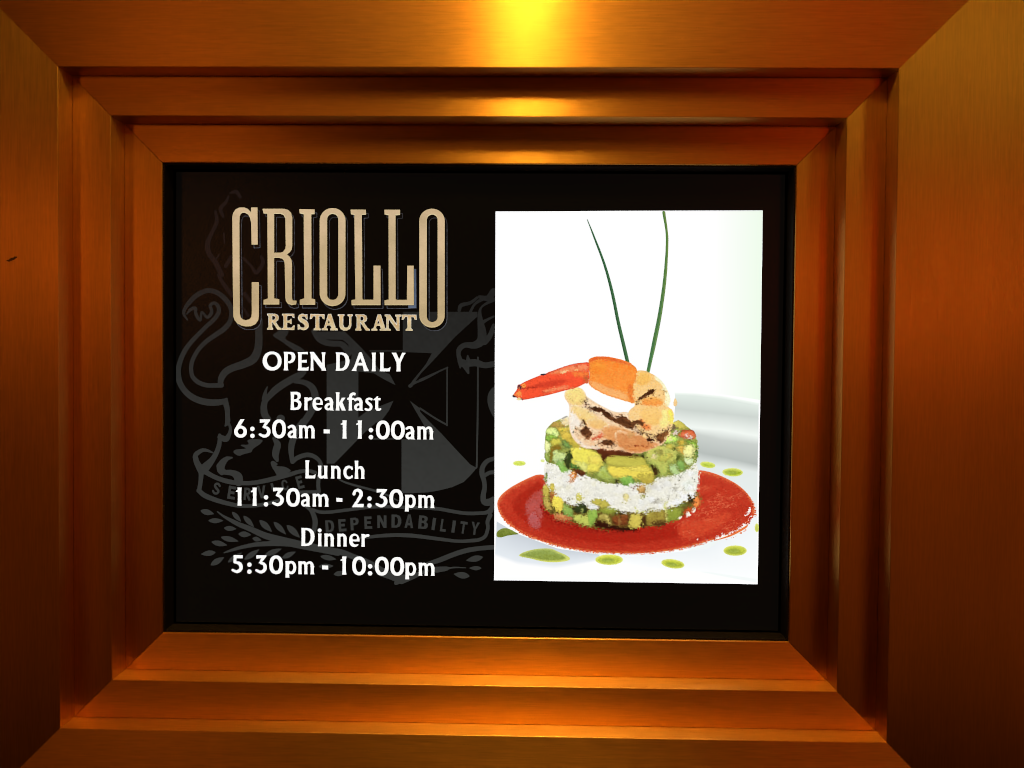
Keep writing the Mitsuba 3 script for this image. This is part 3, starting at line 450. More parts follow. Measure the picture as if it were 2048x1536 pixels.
 ('food_picture__red_sauce','p',13,'23119 18738 22039 19192 20968 19817 20429 20394 20451 20939 20830 21581 21668 22219 22750 22699 24162 23124 25834 23426 27527 23523 29218 23510 30904 23360 32584 22947 34210 22417 35412 21825 36008 21266 36103 20858 35891 20150 35242 19413 34159 18850 33340 18563 32524 18530 31695 19386 24100 19474',12),
 ('food_picture__red_sauce','p',14,'23164 18975 22406 19494 21563 20014 21144 20615 21575 21376 22684 22044 24301 22620 26336 22934 28367 22993 30475 22796 32154 22264 32569 21835 30881 21601 26664 21994 24121 21600 23266 20760',13),
 ('food_picture__red_sauce','p',15,'23211 19485 22411 20004 21993 20690 22169 21369 22681 21703 23272 21441 23094 20507',14),
 ('food_picture__red_sauce','p',16,'22667 20975 22833 21273 23083 21736 23030 21955 22841 22149 22514 22071 22265 21746 22180 21418 22396 21142',14),
 ('food_picture__red_sauce','strip',17,'22963 20588 23349 21048 23816 21480 24581 21717 25399 21871 26216 22025 27304 22093 28250 22190 29205 22124','22938 20807 23078 21243 23655 21756 24584 22073 25403 22309 26221 22435 27308 22448 28253 22409 29207 22315'),
 ('food_picture__red_sauce','p',18,'31427 21959 31829 21627 32234 21540 33173 21337 34657 20828 34665 21373 33325 22208 32248 22593 31570 22503',13),
 ('food_picture__red_sauce','s',19,'33603 21726 17 34073 21666 81 34542 21549 17',''),
 ('food_picture__red_sauce','s',20,'32288 19248 17 32529 19132 47 32770 19036 17',''),
 ('food_picture__red_sauce','s',21,'32257 21783 17 32563 21589 82 32870 21453 17',''),
 ('food_picture__red_sauce','s',19,'31897 21344 17 32111 21184 53 32325 21072 17',''),
 ('food_picture__red_sauce','s',20,'32361 22570 17 32736 22429 91 33112 22342 17',''),
 ('food_picture__red_sauce','s',21,'32075 22654 17 32363 22446 49 32652 22294 17',''),
 ('food_picture__red_sauce','s',22,'31448 20281 17 31798 20023 60 32148 19838 17',''),
 ('food_picture__red_sauce','s',20,'32537 21588 17 32791 21450 91 33045 21388 17',''),
 ('food_picture__red_sauce','s',21,'31228 21960 17 31649 21686 71 32070 21434 17',''),
 ('food_picture__red_sauce','s',20,'31293 19183 17 31559 19102 55 31827 19086 17',''),
 ('food_picture__red_sauce','s',22,'34477 20687 17 34851 20632 47 35225 20530 17',''),
 ('food_picture__red_sauce','s',19,'34156 22096 17 34582 21809 68 35008 21571 17',''),
 ('food_picture__red_sauce','s',19,'32701 19572 17 32992 19471 58 33283 19403 17',''),
 ('food_picture__red_sauce','s',21,'31992 19315 17 32241 19212 45 32491 19167 17',''),
 ('food_picture__red_sauce','s',22,'35220 21018 17 35529 20888 65 35838 20703 17',''),
 ('food_picture__red_sauce','s',20,'33311 22065 17 33556 22008 82 33801 21928 17',''),
 ('food_picture__red_sauce','s',22,'31718 20601 17 31972 20512 89 32227 20485 17',''),
 ('food_picture__red_sauce','s',22,'33654 19621 17 34033 19550 57 34412 19483 17',''),
 ('food_picture__red_sauce','s',20,'32826 19535 17 33158 19490 67 33490 19423 17',''),
 ('food_picture__red_sauce','s',22,'32599 19348 17 32891 19236 82 33184 19199 17',''),
 ('food_picture__red_sauce','s',22,'32786 21183 17 32987 21117 55 33187 20993 17',''),
 ('food_picture__red_sauce','s',20,'35032 21747 17 35516 21532 43 35999 21304 17',''),
 ('food_picture__red_sauce','s',22,'33336 20013 17 33741 19839 74 34146 19690 17',''),
 ('food_picture__red_sauce','s',21,'34222 22021 17 34542 21987 90 34860 21873 17',''),
 ('food_picture__red_sauce','s',21,'33380 20929 17 33639 20850 46 33898 20808 17',''),
 ('food_picture__red_sauce','s',21,'33839 20529 17 34249 20433 70 34659 20372 17',''),
 ('food_picture__red_sauce','s',21,'34552 20165 17 35033 19920 51 35514 19654 17',''),
 ('food_picture__red_sauce','s',22,'35087 20829 17 35451 20666 73 35814 20523 17',''),
 ('food_picture__red_sauce','s',21,'33480 20079 17 33915 19841 85 34349 19527 17',''),
 ('food_picture__red_sauce','s',22,'34665 21502 17 35052 21398 69 35440 21363 17',''),
 ('food_picture__red_sauce','s',21,'32402 21190 17 32920 21057 71 33438 20940 17',''),
 ('food_picture__red_sauce','s',21,'33476 20747 17 33718 20681 91 33959 20536 17',''),
 ('food_picture__red_sauce','s',19,'33563 20489 17 33995 20200 88 34426 19941 17',''),
 ('food_picture__red_sauce','s',21,'33238 20292 17 33714 20119 53 34191 19957 17',''),
 ('food_picture__red_sauce','s',20,'32413 22557 17 32746 22504 55 33079 22436 17',''),
 ('food_picture__red_sauce','s',22,'35187 20874 17 35504 20724 56 35820 20577 17',''),
 ('food_picture__red_sauce','s',22,'33064 19544 17 33451 19347 49 33840 19228 17',''),
 ('food_picture__red_sauce','s',21,'32773 20876 17 33129 20720 54 33485 20516 17',''),
 ('food_picture__red_sauce','s',21,'32119 19751 17 32609 19517 86 33099 19281 17',''),
 ('food_picture__red_sauce','s',22,'31299 19507 17 31592 19442 43 31886 19338 17',''),
 ('food_picture__red_sauce','s',19,'32545 21670 17 32967 21411 65 33389 21195 17',''),
 ('food_picture__red_sauce','s',21,'34296 20597 17 34684 20516 84 35071 20373 17',''),
 ('food_picture__red_sauce','s',21,'33032 21520 17 33476 21456 45 33918 21336 17',''),
 ('food_picture__red_sauce','s',21,'34611 21610 17 34932 21490 49 35251 21300 17',''),
 ('food_picture__red_sauce','s',20,'33137 21101 17 33480 20936 69 33823 20784 17',''),
 ('food_picture__red_sauce','s',19,'31493 21786 17 31752 21647 43 32012 21480 17',''),
 ('food_picture__red_sauce','s',20,'35364 21522 17 35585 21481 84 35805 21420 17',''),
 ('food_picture__red_sauce','s',21,'31489 22374 17 32013 22192 73 32537 22070 17',''),
 ('food_picture__red_sauce','s',19,'32841 19751 17 33200 19546 80 33558 19313 17',''),
 ('food_picture__red_sauce','s',20,'32449 21131 17 32679 20991 47 32909 20933 17',''),
 ('food_picture__red_sauce','s',19,'33998 20813 17 34312 20684 57 34626 20617 17',''),
 ('food_picture__red_sauce','s',20,'33548 21465 17 33850 21387 70 34153 21350 17',''),
 ('food_picture__red_sauce','s',20,'32249 21877 17 32585 21719 65 32920 21499 17',''),
 ('food_picture__red_sauce','s',19,'32900 19514 17 33097 19389 48 33294 19334 17',''),
 ('food_picture__red_sauce','s',22,'33460 19989 17 33930 19772 69 34400 19622 17',''),
 ('food_picture__red_sauce','s',21,'33241 20431 17 33728 20355 53 34215 20248 17',''),
 ('food_picture__red_sauce','s',20,'31614 22608 17 32037 22523 61 32460 22404 17',''),
 ('food_picture__red_sauce','s',21,'34406 20126 17 34908 19970 78 35409 19835 17',''),
 ('food_picture__red_sauce','s',22,'32566 20101 17 32982 20027 72 33398 19950 17',''),
 ('food_picture__sauce_glint','p',23,'35099 22068 35095 22094 35062 22134 35004 22183 34926 22237 34837 22290 34744 22338 34658 22375 34585 22398 34534 22404 34510 22394 34514 22368 34547 22328 34605 22279 34683 22225 34772 22171 34865 22124 34951 22087 35024 22064 35075 22057',''),
 ('food_picture__sauce_glint','p',23,'35760 21600 35757 21632 35722 21681 35658 21741 35572 21807 35472 21872 35367 21930 35268 21975 35185 22003 35126 22011 35097 21998 35100 21966 35135 21917 35199 21857 35285 21791 35385 21726 35490 21668 35589 21623 35671 21595 35731 21587',''),
 ('food_picture__sauce_glint','p',23,'36038 21159 36052 21180 36054 21216 36042 21263 36020 21315 35988 21369 35950 21419 35910 21460 35871 21488 35837 21500 35812 21495 35799 21473 35797 21437 35808 21390 35831 21338 35863 21284 35901 21234 35941 21193 35980 21165 36014 21153',''),
 ('food_picture__sauce_glint','p',23,'35976 20758 35971 20795 35957 20828 35936 20855 35908 20872 35877 20878 35845 20873 35817 20856 35794 20830 35780 20797 35774 20761 35779 20724 35792 20691 35814 20664 35842 20647 35873 20641 35904 20646 35933 20663 35955 20689 35970 20722',''),
 ('food_picture__sauce_glint','p',23,'34060 22537 34054 22574 34036 22607 34006 22634 33969 22652 33927 22658 33886 22653 33848 22636 33818 22610 33798 22577 33791 22541 33797 22504 33816 22471 33845 22444 33883 22427 33924 22420 33966 22426 34004 22442 34034 22468 34053 22501',''),
 ('food_picture__sauce_glint','p',23,'34376 22410 34363 22455 34340 22495 34309 22524 34273 22540 34236 22541 34201 22528 34172 22501 34152 22464 34142 22419 34144 22371 34157 22326 34180 22286 34211 22257 34247 22241 34284 22240 34319 22253 34348 22280 34368 22317 34378 22362',''),
 ('food_picture__sauce_glint','p',23,'32775 22681 32771 22700 32762 22716 32747 22730 32729 22738 32708 22742 32687 22739 32668 22731 32653 22718 32643 22701 32640 22683 32643 22665 32652 22648 32667 22634 32686 22626 32706 22623 32727 22625 32746 22633 32761 22646 32771 22663',''),
 ('food_picture__sauce_glint','p',23,'33339 22691 33335 22707 33323 22721 33305 22733 33281 22740 33255 22743 33229 22741 33206 22734 33187 22723 33175 22709 33170 22693 33174 22677 33186 22663 33205 22651 33228 22644 33254 22641 33280 22643 33304 22650 33322 22661 33334 22675',''),
 ('food_picture__sauce_glint','p',23,'35944 20866 35955 20898 35946 20943 35918 20997 35875 21054 35819 21109 35757 21157 35694 21192 35638 21211 35592 21214 35563 21198 35551 21166 35560 21121 35588 21067 35631 21010 35687 20955 35749 20908 35812 20872 35868 20853 35914 20851',''),
 ('food_picture__red_sauce','s',24,'33761 22753 34 34765 22401 118 35598 21924 134 35805 21709 34',''),
 ('food_picture__green_sauce_drop','p',25,'22063 18096 22044 18141 21989 18182 21903 18215 21795 18236 21674 18245 21554 18239 21445 18220 21359 18189 21303 18149 21283 18105 21302 18060 21357 18019 21443 17986 21552 17964 21672 17956 21792 17962 21901 17981 21988 18012 22043 18052',''),
 ('food_picture__green_sauce_drop','p',26,'22024 18096 22007 18135 21958 18169 21880 18197 21783 18216 21674 18223 21566 18218 21468 18202 21390 18176 21340 18142 21322 18104 21339 18066 21389 18031 21466 18003 21564 17985 21672 17978 21781 17982 21878 17999 21956 18025 22006 18059',25),
 ('food_picture__green_sauce_drop_001','p',25,'23230 17922 23224 17945 23208 17967 23182 17984 23149 17995 23112 17999 23075 17996 23042 17986 23016 17969 22999 17948 22993 17924 22998 17901 23015 17879 23041 17862 23074 17851 23111 17847 23147 17850 23180 17861 23207 17877 23224 17898',''),
 ('food_picture__green_sauce_drop_001','p',27,'23218 17922 23213 17942 23198 17960 23174 17975 23145 17984 23112 17988 23079 17985 23049 17976 23025 17962 23010 17944 23005 17924 23010 17904 23025 17886 23048 17871 23078 17862 23111 17858 23144 17861 23173 17870 23197 17884 23213 17902',25),
 ('food_picture__green_sauce_drop_002','p',25,'33741 18125 33712 18174 33640 18212 33532 18236 33399 18243 33253 18232 33110 18205 32983 18165 32884 18114 32824 18059 32808 18004 32837 17955 32909 17917 33017 17893 33150 17886 33296 17897 33439 17924 33566 17965 33664 18015 33725 18070',''),
 ('food_picture__green_sauce_drop_002','p',28,'33694 18119 33668 18161 33604 18193 33507 18212 33387 18217 33257 18207 33128 18183 33013 18148 32924 18104 32869 18057 32854 18010 32880 17968 32945 17936 33042 17917 33162 17912 33292 17922 33421 17946 33536 17981 33625 18025 33679 18072',25),
 ('food_picture__green_sauce_drop_003','p',25,'35447 18519 35414 18594 35322 18660 35180 18711 35001 18742 34804 18749 34607 18732 34430 18693 34290 18636 34201 18565 34171 18489 34204 18414 34296 18348 34438 18297 34617 18266 34814 18259 35011 18276 35188 18315 35328 18372 35417 18443',''),
 ('food_picture__green_sauce_drop_003','p',29,'35383 18518 35354 18581 35271 18638 35143 18681 34982 18706 34805 18712 34628 18698 34468 18665 34342 18615 34262 18555 34235 18490 34264 18427 34347 18370 34475 18327 34636 18302 34813 18296 34990 18310 35150 18343 35276 18393 35356 18453',25),
 ('food_picture__green_sauce_drop_003','p',30,'35064 18529 35048 18563 35002 18593 34931 18615 34842 18629 34743 18632 34645 18624 34556 18606 34486 18580 34442 18548 34427 18514 34443 18480 34489 18451 34560 18428 34649 18414 34748 18411 34846 18419 34935 18437 35005 18463 35049 18495',29),
 ('food_picture__green_sauce_drop_004','p',25,'35754 23339 35720 23439 35619 23530 35460 23604 35259 23652 35036 23671 34812 23658 34610 23615 34449 23546 34345 23457 34308 23358 34342 23258 34443 23166 34602 23093 34803 23044 35026 23026 35250 23039 35452 23082 35613 23151 35717 23240',''),
 ('food_picture__green_sauce_drop_004','p',31,'35682 23340 35651 23425 35560 23502 35417 23565 35236 23606 35035 23622 34834 23612 34652 23575 34507 23516 34413 23441 34380 23357 34411 23272 34502 23194 34645 23131 34826 23090 35027 23074 35228 23085 35410 23121 35555 23180 35649 23255',25),
 ('food_picture__green_sauce_drop_004','p',30,'35320 23361 35303 23406 35253 23448 35173 23481 35073 23503 34961 23511 34849 23506 34748 23486 34668 23455 34616 23416 34597 23371 34614 23326 34665 23285 34745 23251 34845 23230 34957 23221 35069 23227 35170 23246 35250 23277 35302 23317',31),
 ('food_picture__green_sauce_drop_005','p',25,'31930 24307 31884 24386 31772 24448 31606 24488 31400 24500 31176 24485 30955 24443 30760 24379 30608 24299 30515 24211 30490 24123 30536 24044 30648 23982 30815 23942 31020 23930 31244 23945 31465 23987 31661 24051 31812 24131 31905 24219',''),
 ('food_picture__green_sauce_drop_005','p',32,'31858 24298 31817 24365 31717 24417 31568 24449 31383 24459 31181 24445 30983 24408 30806 24352 30669 24283 30585 24207 30562 24132 30603 24065 30703 24013 30853 23980 31038 23971 31239 23985 31438 24022 31614 24078 31751 24147 31835 24223',25),
 ('food_picture__green_sauce_drop_005','p',30,'31498 24279 31475 24314 31420 24342 31337 24358 31235 24363 31123 24355 31012 24334 30914 24304 30838 24267 30791 24227 30778 24187 30800 24152 30856 24124 30939 24108 31041 24103 31153 24111 31264 24132 31362 24162 31438 24199 31485 24239',32),
 ('food_picture__green_sauce_drop_006','p',25,'28142 24001 28101 24101 27979 24193 27789 24267 27549 24317 27283 24336 27016 24324 26775 24281 26583 24212 26459 24123 26416 24024 26457 23923 26579 23831 26769 23757 27009 23708 27275 23689 27542 23701 27783 23744 27975 23813 28098 23901',''),
 ('food_picture__green_sauce_drop_006','p',33,'28055 24002 28018 24087 27909 24166 27738 24229 27522 24271 27282 24287 27042 24277 26825 24241 26653 24182 26541 24107 26502 24023 26539 23937 26649 23859 26820 23796 27036 23754 27276 23737 27516 23747 27733 23784 27905 23842 28017 23917',25),
 ('food_picture__green_sauce_drop_006','p',30,'27624 24025 27604 24070 27543 24111 27448 24145 27328 24167 27195 24176 27061 24171 26941 24152 26845 24121 26783 24081 26762 24036 26782 23991 26843 23949 26938 23916 27058 23894 27191 23885 27325 23890 27445 23909 27541 23940 27603 23980',33),
 ('food_picture__green_sauce_drop_007','p',25,'36455 21913 36450 21997 36435 22073 36410 22133 36378 22172 36341 22186 36305 22173 36272 22135 36245 22075 36227 22000 36220 21916 36224 21832 36240 21756 36265 21696 36297 21657 36333 21643 36370 21656 36403 21694 36430 21754 36448 21829',''),
 ('food_picture__green_sauce_drop_007','p',34,'36443 21913 36439 21985 36425 22049 36402 22100 36373 22133 36341 22145 36308 22134 36278 22102 36254 22051 36238 21987 36232 21916 36236 21845 36250 21780 36272 21729 36301 21696 36334 21684 36367 21695 36397 21727 36421 21778 36437 21842',25),
 ('food_picture__green_sauce_drop_008','p',35,'21555 23850 22104 23544 22951 23362 23715 23352 24141 23559 24651 23766 24925 23992 24655 24150 23893 24228 23129 24187 22278 23968',''),
 ('food_picture__green_sauce_drop_008','p',36,'21682 23831 22189 23585 22952 23422 23673 23421 24056 23612 24525 23827 24654 24022 23892 24143 23128 24110 22320 23925',35),
 ('food_picture__green_sauce_drop_009','p',37,'20293 22347 20732 22094 21158 22191 21499 22400 21755 22499 20991 22577 20653 22709 20296 22714',''),
 ('food_picture__base_layer','p',38,'23157 19222 23981 19922 24857 20458 26705 20436 27794 20696 30505 20663 31851 20102 32683 19602 32853 20144 32402 20804 31597 21332 30519 21754 29436 21905 28353 22055 27267 22096 26287 22026 25415 21846 24705 21619 23995 21355 23393 21023 23104 20479',''),
 ('food_picture__crab_layer','p',39,'23189 17966 23635 17961 25382 18650 26963 19232 28048 19220 29944 19143 30210 18705 31561 18580 32656 17589 32701 19710 31854 20293 31316 20572 30399 20855 28883 21038 27525 20945 26435 20631 25403 20643 24694 20542 23982 20059 23203 19412',''),
 ('food_picture__avocado_layer','p',40,'23209 16112 23666 15562 23936 15451 24693 15062 24700 15770 31145 15704 31248 15323 32064 15748 32501 16178 32647 16991 32643 17861 31562 18689 30157 18814 29944 19143 28049 19274 26964 19287 25599 18702 25054 18545 23636 18043 23298 18019',''),
 ('food_picture__avocado_piece','p',41,'23516 15830 23757 15500 24137 15469 24518 15547 24710 15790 23923 15853',''),
 ('food_picture__onion_bit','p',42,'24136 15361 24459 15140 24676 15110 24709 15708 24384 15739 24246 15550',''),
 ('food_picture__onion_bit','p',43,'24190 15333 24568 15111 24650 15165 24353 15331',''),
 ('food_picture__avocado_piece_001','p',44,'23923 15853 24711 15817 24767 16007 24361 16120 24089 16096',''),
 ('food_picture__avocado_piece_002','p',45,'24143 16123 24740 16035 24934 16441 24529 16636 24255 16448',''),
 ('food_picture__avocado_piece_003','p',46,'24529 16636 24961 16441 25291 16819 25620 17142 25022 17039 24694 16825',''),
 ('food_picture__avocado_piece_004','p',47,'23247 16186 23354 15940 23652 15828 23924 15907 24090 16178 24038 16451 23547 16292',''),
 ('food_picture__herb_leaf','p',48,'23276 16350 23547 16265 24038 16396 23985 16533 23577 16564 23416 16730 23279 16622',''),
 ('food_picture__avocado_piece_005','p',49,'23252 16622 23443 16729 23608 16918 23530 17273 23341 17439 23216 17168',''),
 ('food_picture__avocado_piece_006','p',50,'23577 16564 24120 16477 24285 16720 23934 16942 23635 16945',''),
 ('food_picture__shadow_gap','p',51,'23636 16972 24151 16831 24290 17156 24101 17267 23801 17189 23696 17544 23673 17981 23537 17982 23558 17409',''),
 ('food_picture__avocado_piece_007','p',52,'23218 17413 23449 17383 23534 17710 23537 18037 23346 17985 23221 17713',''),
 ('food_picture__herb_leaf_001','p',53,'24257 16612 24529 16663 24802 16824 24887 17150 24534 17099 24370 16992',''),
 ('food_picture__avocado_piece_008','p',54,'23721 17326 23910 17215 24156 17348 24482 17399 24594 17698 24378 17864 24160 17812 23945 18032 23726 17898',''),
 ('food_picture__avocado_piece_009','p',55,'23945 18032 24160 17812 24405 17864 24436 18191 24683 18406 24631 18652 24414 18682 24167 18439',''),
 ('food_picture__herb_leaf_002','p',56,'24404 17755 24593 17589 24536 17317 24807 17260 24974 17667 24786 17860 24765 18432 24545 18244',''),
 ('food_picture__herb_leaf_003','p',57,'24815 18023 25033 18102 25278 18181 25253 18345 25035 18320 24817 18268',''),
 ('food_picture__avocado_piece_010','p',58,'24778 17096 25076 17039 25348 17036 25729 17141 26055 17192 26382 17270 26601 17485 26794 17783 26824 18001 26718 18220 26504 18522 26124 18553 25690 18558 25498 18424 25305 18154 24951 18103 24787 17969 24975 17776 24863 17423',''),
 ('food_picture__avocado_piece_010','p',59,'25843 17684 26167 17517 26520 17513 26794 17810 26661 18030 26255 18116 25955 17956',''),
 ('food_picture__avocado_piece_010','p',60,'24949 17830 25357 17935 25765 17958 25903 18202 25852 18529 25690 18558 25498 18397 25278 18127',''),
 ('food_picture__shadow_gap_001','p',61,'24765 18432 25253 18318 25499 18506 25853 18584 25585 18887 25311 18726 25092 18511',''),
 ('food_picture__tomato_bit','p',62,'24389 18901 24713 18733 25010 18511 25255 18591 25205 19000 24881 19168 24610 19226 24418 19119',''),
 ('food_picture__onion_bit_001','p',63,'25230 18755 25393 18807 25340 18917 25177 18892',''),
 ('food_picture__avocado_piece_011','p',64,'26504 18495 26799 18192 27043 18162 27100 18461 27266 18704 27539 18837 27594 18973 27107 19088 26726 18983 26453 18822',''),
 ('food_picture__herb_leaf_004','p',65,'25853 18584 26179 18580 26263 18825 26101 18936 25964 18773',''),
 ('food_picture__shadow_gap_002','p',66,'27540 18974 27703 18999 27760 19244 27652 19299 27542 19137',''),
 ('food_picture__shadow_gap_003','p',67,'26344 17222 26996 17379 27757 17479 29057 17465 29438 17624 29114 17682 27759 17697 27054 17705 27003 17978 26813 17926 26673 17546',''),
 ('food_picture__avocado_piece_012','p',68,'26934 17652 27160 17497 28083 17541 29058 17547 29385 17679 29579 18113 29122 18336 28091 18238 27059 18141',''),
 ('food_picture__avocado_piece_013','p',69,'27016 18196 27331 18165 28199 18237 28795 18176 29552 18059 29883 18545 29996 18925 29836 19145 29130 19017 28423 18861 28045 18947 27392 18818 27118 18522',''),
 ('food_picture__avocado_piece_013','p',70,'28292 18229 28887 18141 29484 18216 29839 18457 29461 18543 28892 18522 28485 18472',''),
 ('food_picture__avocado_piece_013','p',71,'28894 18740 29489 18597 29923 18647 30009 19054 29822 19274 29334 19280 29061 19065',''),
 ('food_picture__herb_leaf_005','p',72,'27866 18861 28244 18748 28624 18798 28763 19069 28685 19397 28089 19404 27842 19134',''),
 ('food_picture__shadow_gap_004','p',73,'29070 17567 29149 17430 29311 17347 29341 17564 29206 17620',''),
 ('food_picture__avocado_piece_014','p',74,'29421 17482 29526 17209 29901 16960 30063 16877 30442 16927 31007 16703 31280 16891 31366 17243 31422 17460 31264 17788 31077 17899 30834 17956 30816 18637 30520 18831 30302 18642 30188 18235 29752 17968 29479 17808',''),
 ('food_picture__avocado_piece_014','p',75,'29905 17205 30390 17118 30554 17252 30287 17472 30070 17420',''),
 ('food_picture__onion_bit_002','p',76,'29748 17642 29880 17395 30097 17420 30018 17639 29830 17749',''),
 ('food_picture__avocado_piece_014','p',77,'30072 17638 30556 17388 31069 17274 31071 17464 30778 17848 30455 17906 30237 17827',''),
 ('food_picture__avocado_piece_014','p',78,'30496 16926 30927 16759 31172 16919 31310 17135 31094 17165 30768 17059',''),
 ('food_picture__shadow_gap_005','p',79,'31011 17029 31254 16973 31310 17162 31067 17165',''),
 ('food_picture__shadow_gap_006','p',80,'29671 17996 30189 18290 30193 18616 30034 18891 29920 18483',''),
 ('food_picture__avocado_piece_015','p',81,'31307 16918 31685 16859 31794 16967 31746 17402 31475 17351 31337 17135',''),
 ('food_picture__avocado_piece_016','p',82,'31793 16858 32251 16799 32390 17069 32288 17532 31965 17617 31693 17457',''),
 ('food_picture__shadow_gap_007','p',83,'31367 17379 31585 17513 31480 17758 31320 17896 31290 17679',''),
 ('food_picture__avocado_piece_017','p',84,'31346 17842 31642 17730 31836 18054 31815 18489 31543 18383 31378 18168',''),
 ('food_picture__avocado_piece_018','p',85,'30889 18064 31240 18006 31380 18358 31600 18600 31223 18741 30948 18445',''),
 ('food_picture__avocado_piece_019','p',86,'31749 17620 32289 17614 32348 17939 32026 18106 31834 17891',''),
 ('food_picture__herb_leaf_006','p',87,'30600 16545 30759 16298 31109 16213 31436 16427 31304 16646 30900 16759 30576 16790',''),
 ('food_picture__onion_bit_003','p',88,'30842 16461 30976 16405 31059 16567 30898 16623',''),
 ('food_picture__avocado_piece_020','p',89,'31358 16645 31626 16507 31871 16640 31630 16833 31414 16835',''),
 ('food_picture__herb_leaf_007','p',90,'31870 16586 32221 16528 32521 16742 32551 17013 32362 17015 32251 16799 32007 16720',''),
 ('food_picture__herb_leaf_008','p',91,'32339 17287 32580 17121 32637 17338 32586 17583 32450 17503',''),
 ('food_picture__tomato_bit_001','p',92,'31432 16156 31565 15937 31942 15906 32375 15929 32514 16253 32436 16444 32221 16528 31787 16423 31462 16373',''),
 ('food_picture__onion_bit_004','p',93,'32001 16285 31997 16327 31982 16365 31958 16396 31928 16415 31895 16422 31862 16416 31831 16397 31807 16367 31791 16330 31785 16288 31790 16246 31805 16208 31828 16177 31858 16158 31891 16151 31925 16157 31955 16176 31980 16206 31995 16244',''),
 ('food_picture__onion_bit_005','p',93,'32218 16365 32215 16398 32204 16429 32186 16453 32164 16469 32139 16474 32114 16469 32091 16454 32073 16430 32061 16400 32056 16366 32060 16333 32071 16302 32089 16278 32111 16262 32136 16257 32161 16262 32184 16277 32202 16301 32214 16331',''),
 ('food_picture__onion_bit_006','p',93,'31351 16102 31344 16136 31326 16166 31296 16191 31259 16206 31217 16212 31175 16207 31137 16192 31107 16169 31087 16138 31080 16105 31087 16071 31105 16041 31135 16016 31172 16001 31214 15995 31256 16000 31294 16015 31324 16039 31344 16069',''),
 ('food_picture__onion_bit_007','p',93,'31376 15993 31372 16010 31361 16025 31343 16038 31321 16045 31296 16048 31271 16046 31248 16039 31230 16027 31218 16012 31214 15995 31218 15978 31229 15963 31247 15951 31269 15943 31294 15940 31319 15942 31342 15950 31360 15961 31372 15977',''),
 ('food_picture__avocado_piece_021','p',94,'31099 15453 31448 15314 31775 15528 32049 15851 31564 15910 31293 15804 31102 15725',''),
 ('food_picture__shadow_gap_008','p',95,'31100 15535 31264 15641 31293 15858 31052 16024 31049 15779',''),
 ('food_picture__crab_layer','k',96,'27500 19627 288 27720 19790 136 24535 20112 100 26909 20170 218 25269 19207 227 27120 20649 178 27513 19828 285 28258 20005 286 24591 19615 154 26796 19570 107 27574 20729 263 25786 19382 124 25120 19565 188 27597 20252 165 24747 18852 102 26632 19724 222 26562 19806 207',''),
 ('food_picture__crab_layer','k',97,'27505 20529 137 24069 19958 182 23443 18535 304 24451 19416 233 27179 20336 276 27595 19569 205 25150 19581 202 25184 19873 230 23364 19051 230 26433 19945 215 26458 19580 184 23831 18786 186 28548 20340 209 24732 18932 151 24503 20218 226',''),
 ('food_picture__crab_layer','k',98,'30836 19996 106 29791 19409 224 31251 18939 114 31147 19585 162 30231 20261 265 31258 19529 220 29912 20339 184',''),
 ('food_picture__crab_layer','k',99,'32278 19858 224 31772 20008 295 32054 19523 242 32216 18613 242 32152 19397 232 32194 19878 256',''),
 ('food_picture__crab_layer','k',100,'29103 20439 111 27024 20509 178 23417 18786 190 23893 18908 126 24523 19023 283 25133 19396 135 26958 20343 285 29057 20725 124 25230 19083 229 25008 20383 160 23617 18641 155 26432 19440 125 25321 19951 165 23870 19630 261 25179 19242 158 23851 19361 219',''),
 ('food_picture__crab_layer','k',101,'23549 19380 189 27793 19669 276 25409 19806 248 23699 18822 208 26090 20005 140 27308 20382 286 26866 19706 163 25293 19601 219 25453 20204 265 27041 20016 101 29014 20664 197 27521 20175 181 23989 19530 201 25485 19295 202 23393 18712 107 28802 19836 253 27431 20201 178 25998 20254 268 24623 20230 232 27684 20147 160',''),
 ('food_picture__crab_layer','k',102,'28126 19866 201 25060 20182 125 24290 19519 151 23975 19626 250 27609 19905 140 28297 20323 164 24661 19528 247 25843 19799 248 28917 20024 200 26283 19278 221 24250 18913 103 23951 19847 108',''),
 ('food_picture__crab_layer','k',103,'29160 20276 153 31507 19713 184 31366 20310 288 29828 20216 299 30371 20574 155 30951 20461 267 30261 19545 202',''),
 ('food_picture__crab_layer','k',104,'32488 18512 150 32040 19604 137 32087 19149 206 32339 18607 205 31803 18619 131',''),
 ('food_picture__crab_layer','k',105,'30963 19698 158 30321 19518 105 29783 19480 224 30349 19420 239 29530 20811 177 30757 19246 267 30509 20287 109',''),
 ('food_picture__crab_layer','k',106,'30114 19481 292 29555 20081 271 31031 19591 131 29195 20418 224 30764 19352 102 29241 20369 113 30747 19056 206',''),
 ('food_picture__crab_layer','k',107,'32252 18906 115 31951 19387 147 31856 19470 120 31612 20264 226 31791 19205 262 31716 19243 148',''),
 ('food_picture__crab_layer','k',108,'24343 18739 184 24539 19341 103 27447 19842 233 28414 19900 201 24066 18632 207 23592 18436 100 24514 18682 248 24510 18959 209 23726 18794 297 26192 19552 198 27097 20012 109 27415 19958 192 26724 19923 302 28541 19386 239 27614 19569 103 24993 18804 133 29141 20775 211',''),
 ('food_picture__crab_layer','k',109,'29725 20780 199 30928 18981 242 30444 20220 181 29251 19980 173 29596 19679 261 29549 19401 208',''),
 ('food_picture__crab_layer','k',110,'29920 19383 284 30406 19088 167',''),
 ('food_picture__crab_layer','s',111,'31162 19675 11 31285 19645 49 31344 19615 11',''),
 ('food_picture__crab_layer','s',111,'29277 19945 11 29385 19869 50 29429 19793 11',''),
 ('food_picture__crab_layer','s',111,'29606 19484 11 29671 19356 40 29671 19229 11',''),
 ('food_picture__crab_layer','s',111,'30919 19565 11 31034 19510 38 31083 19456 11',''),
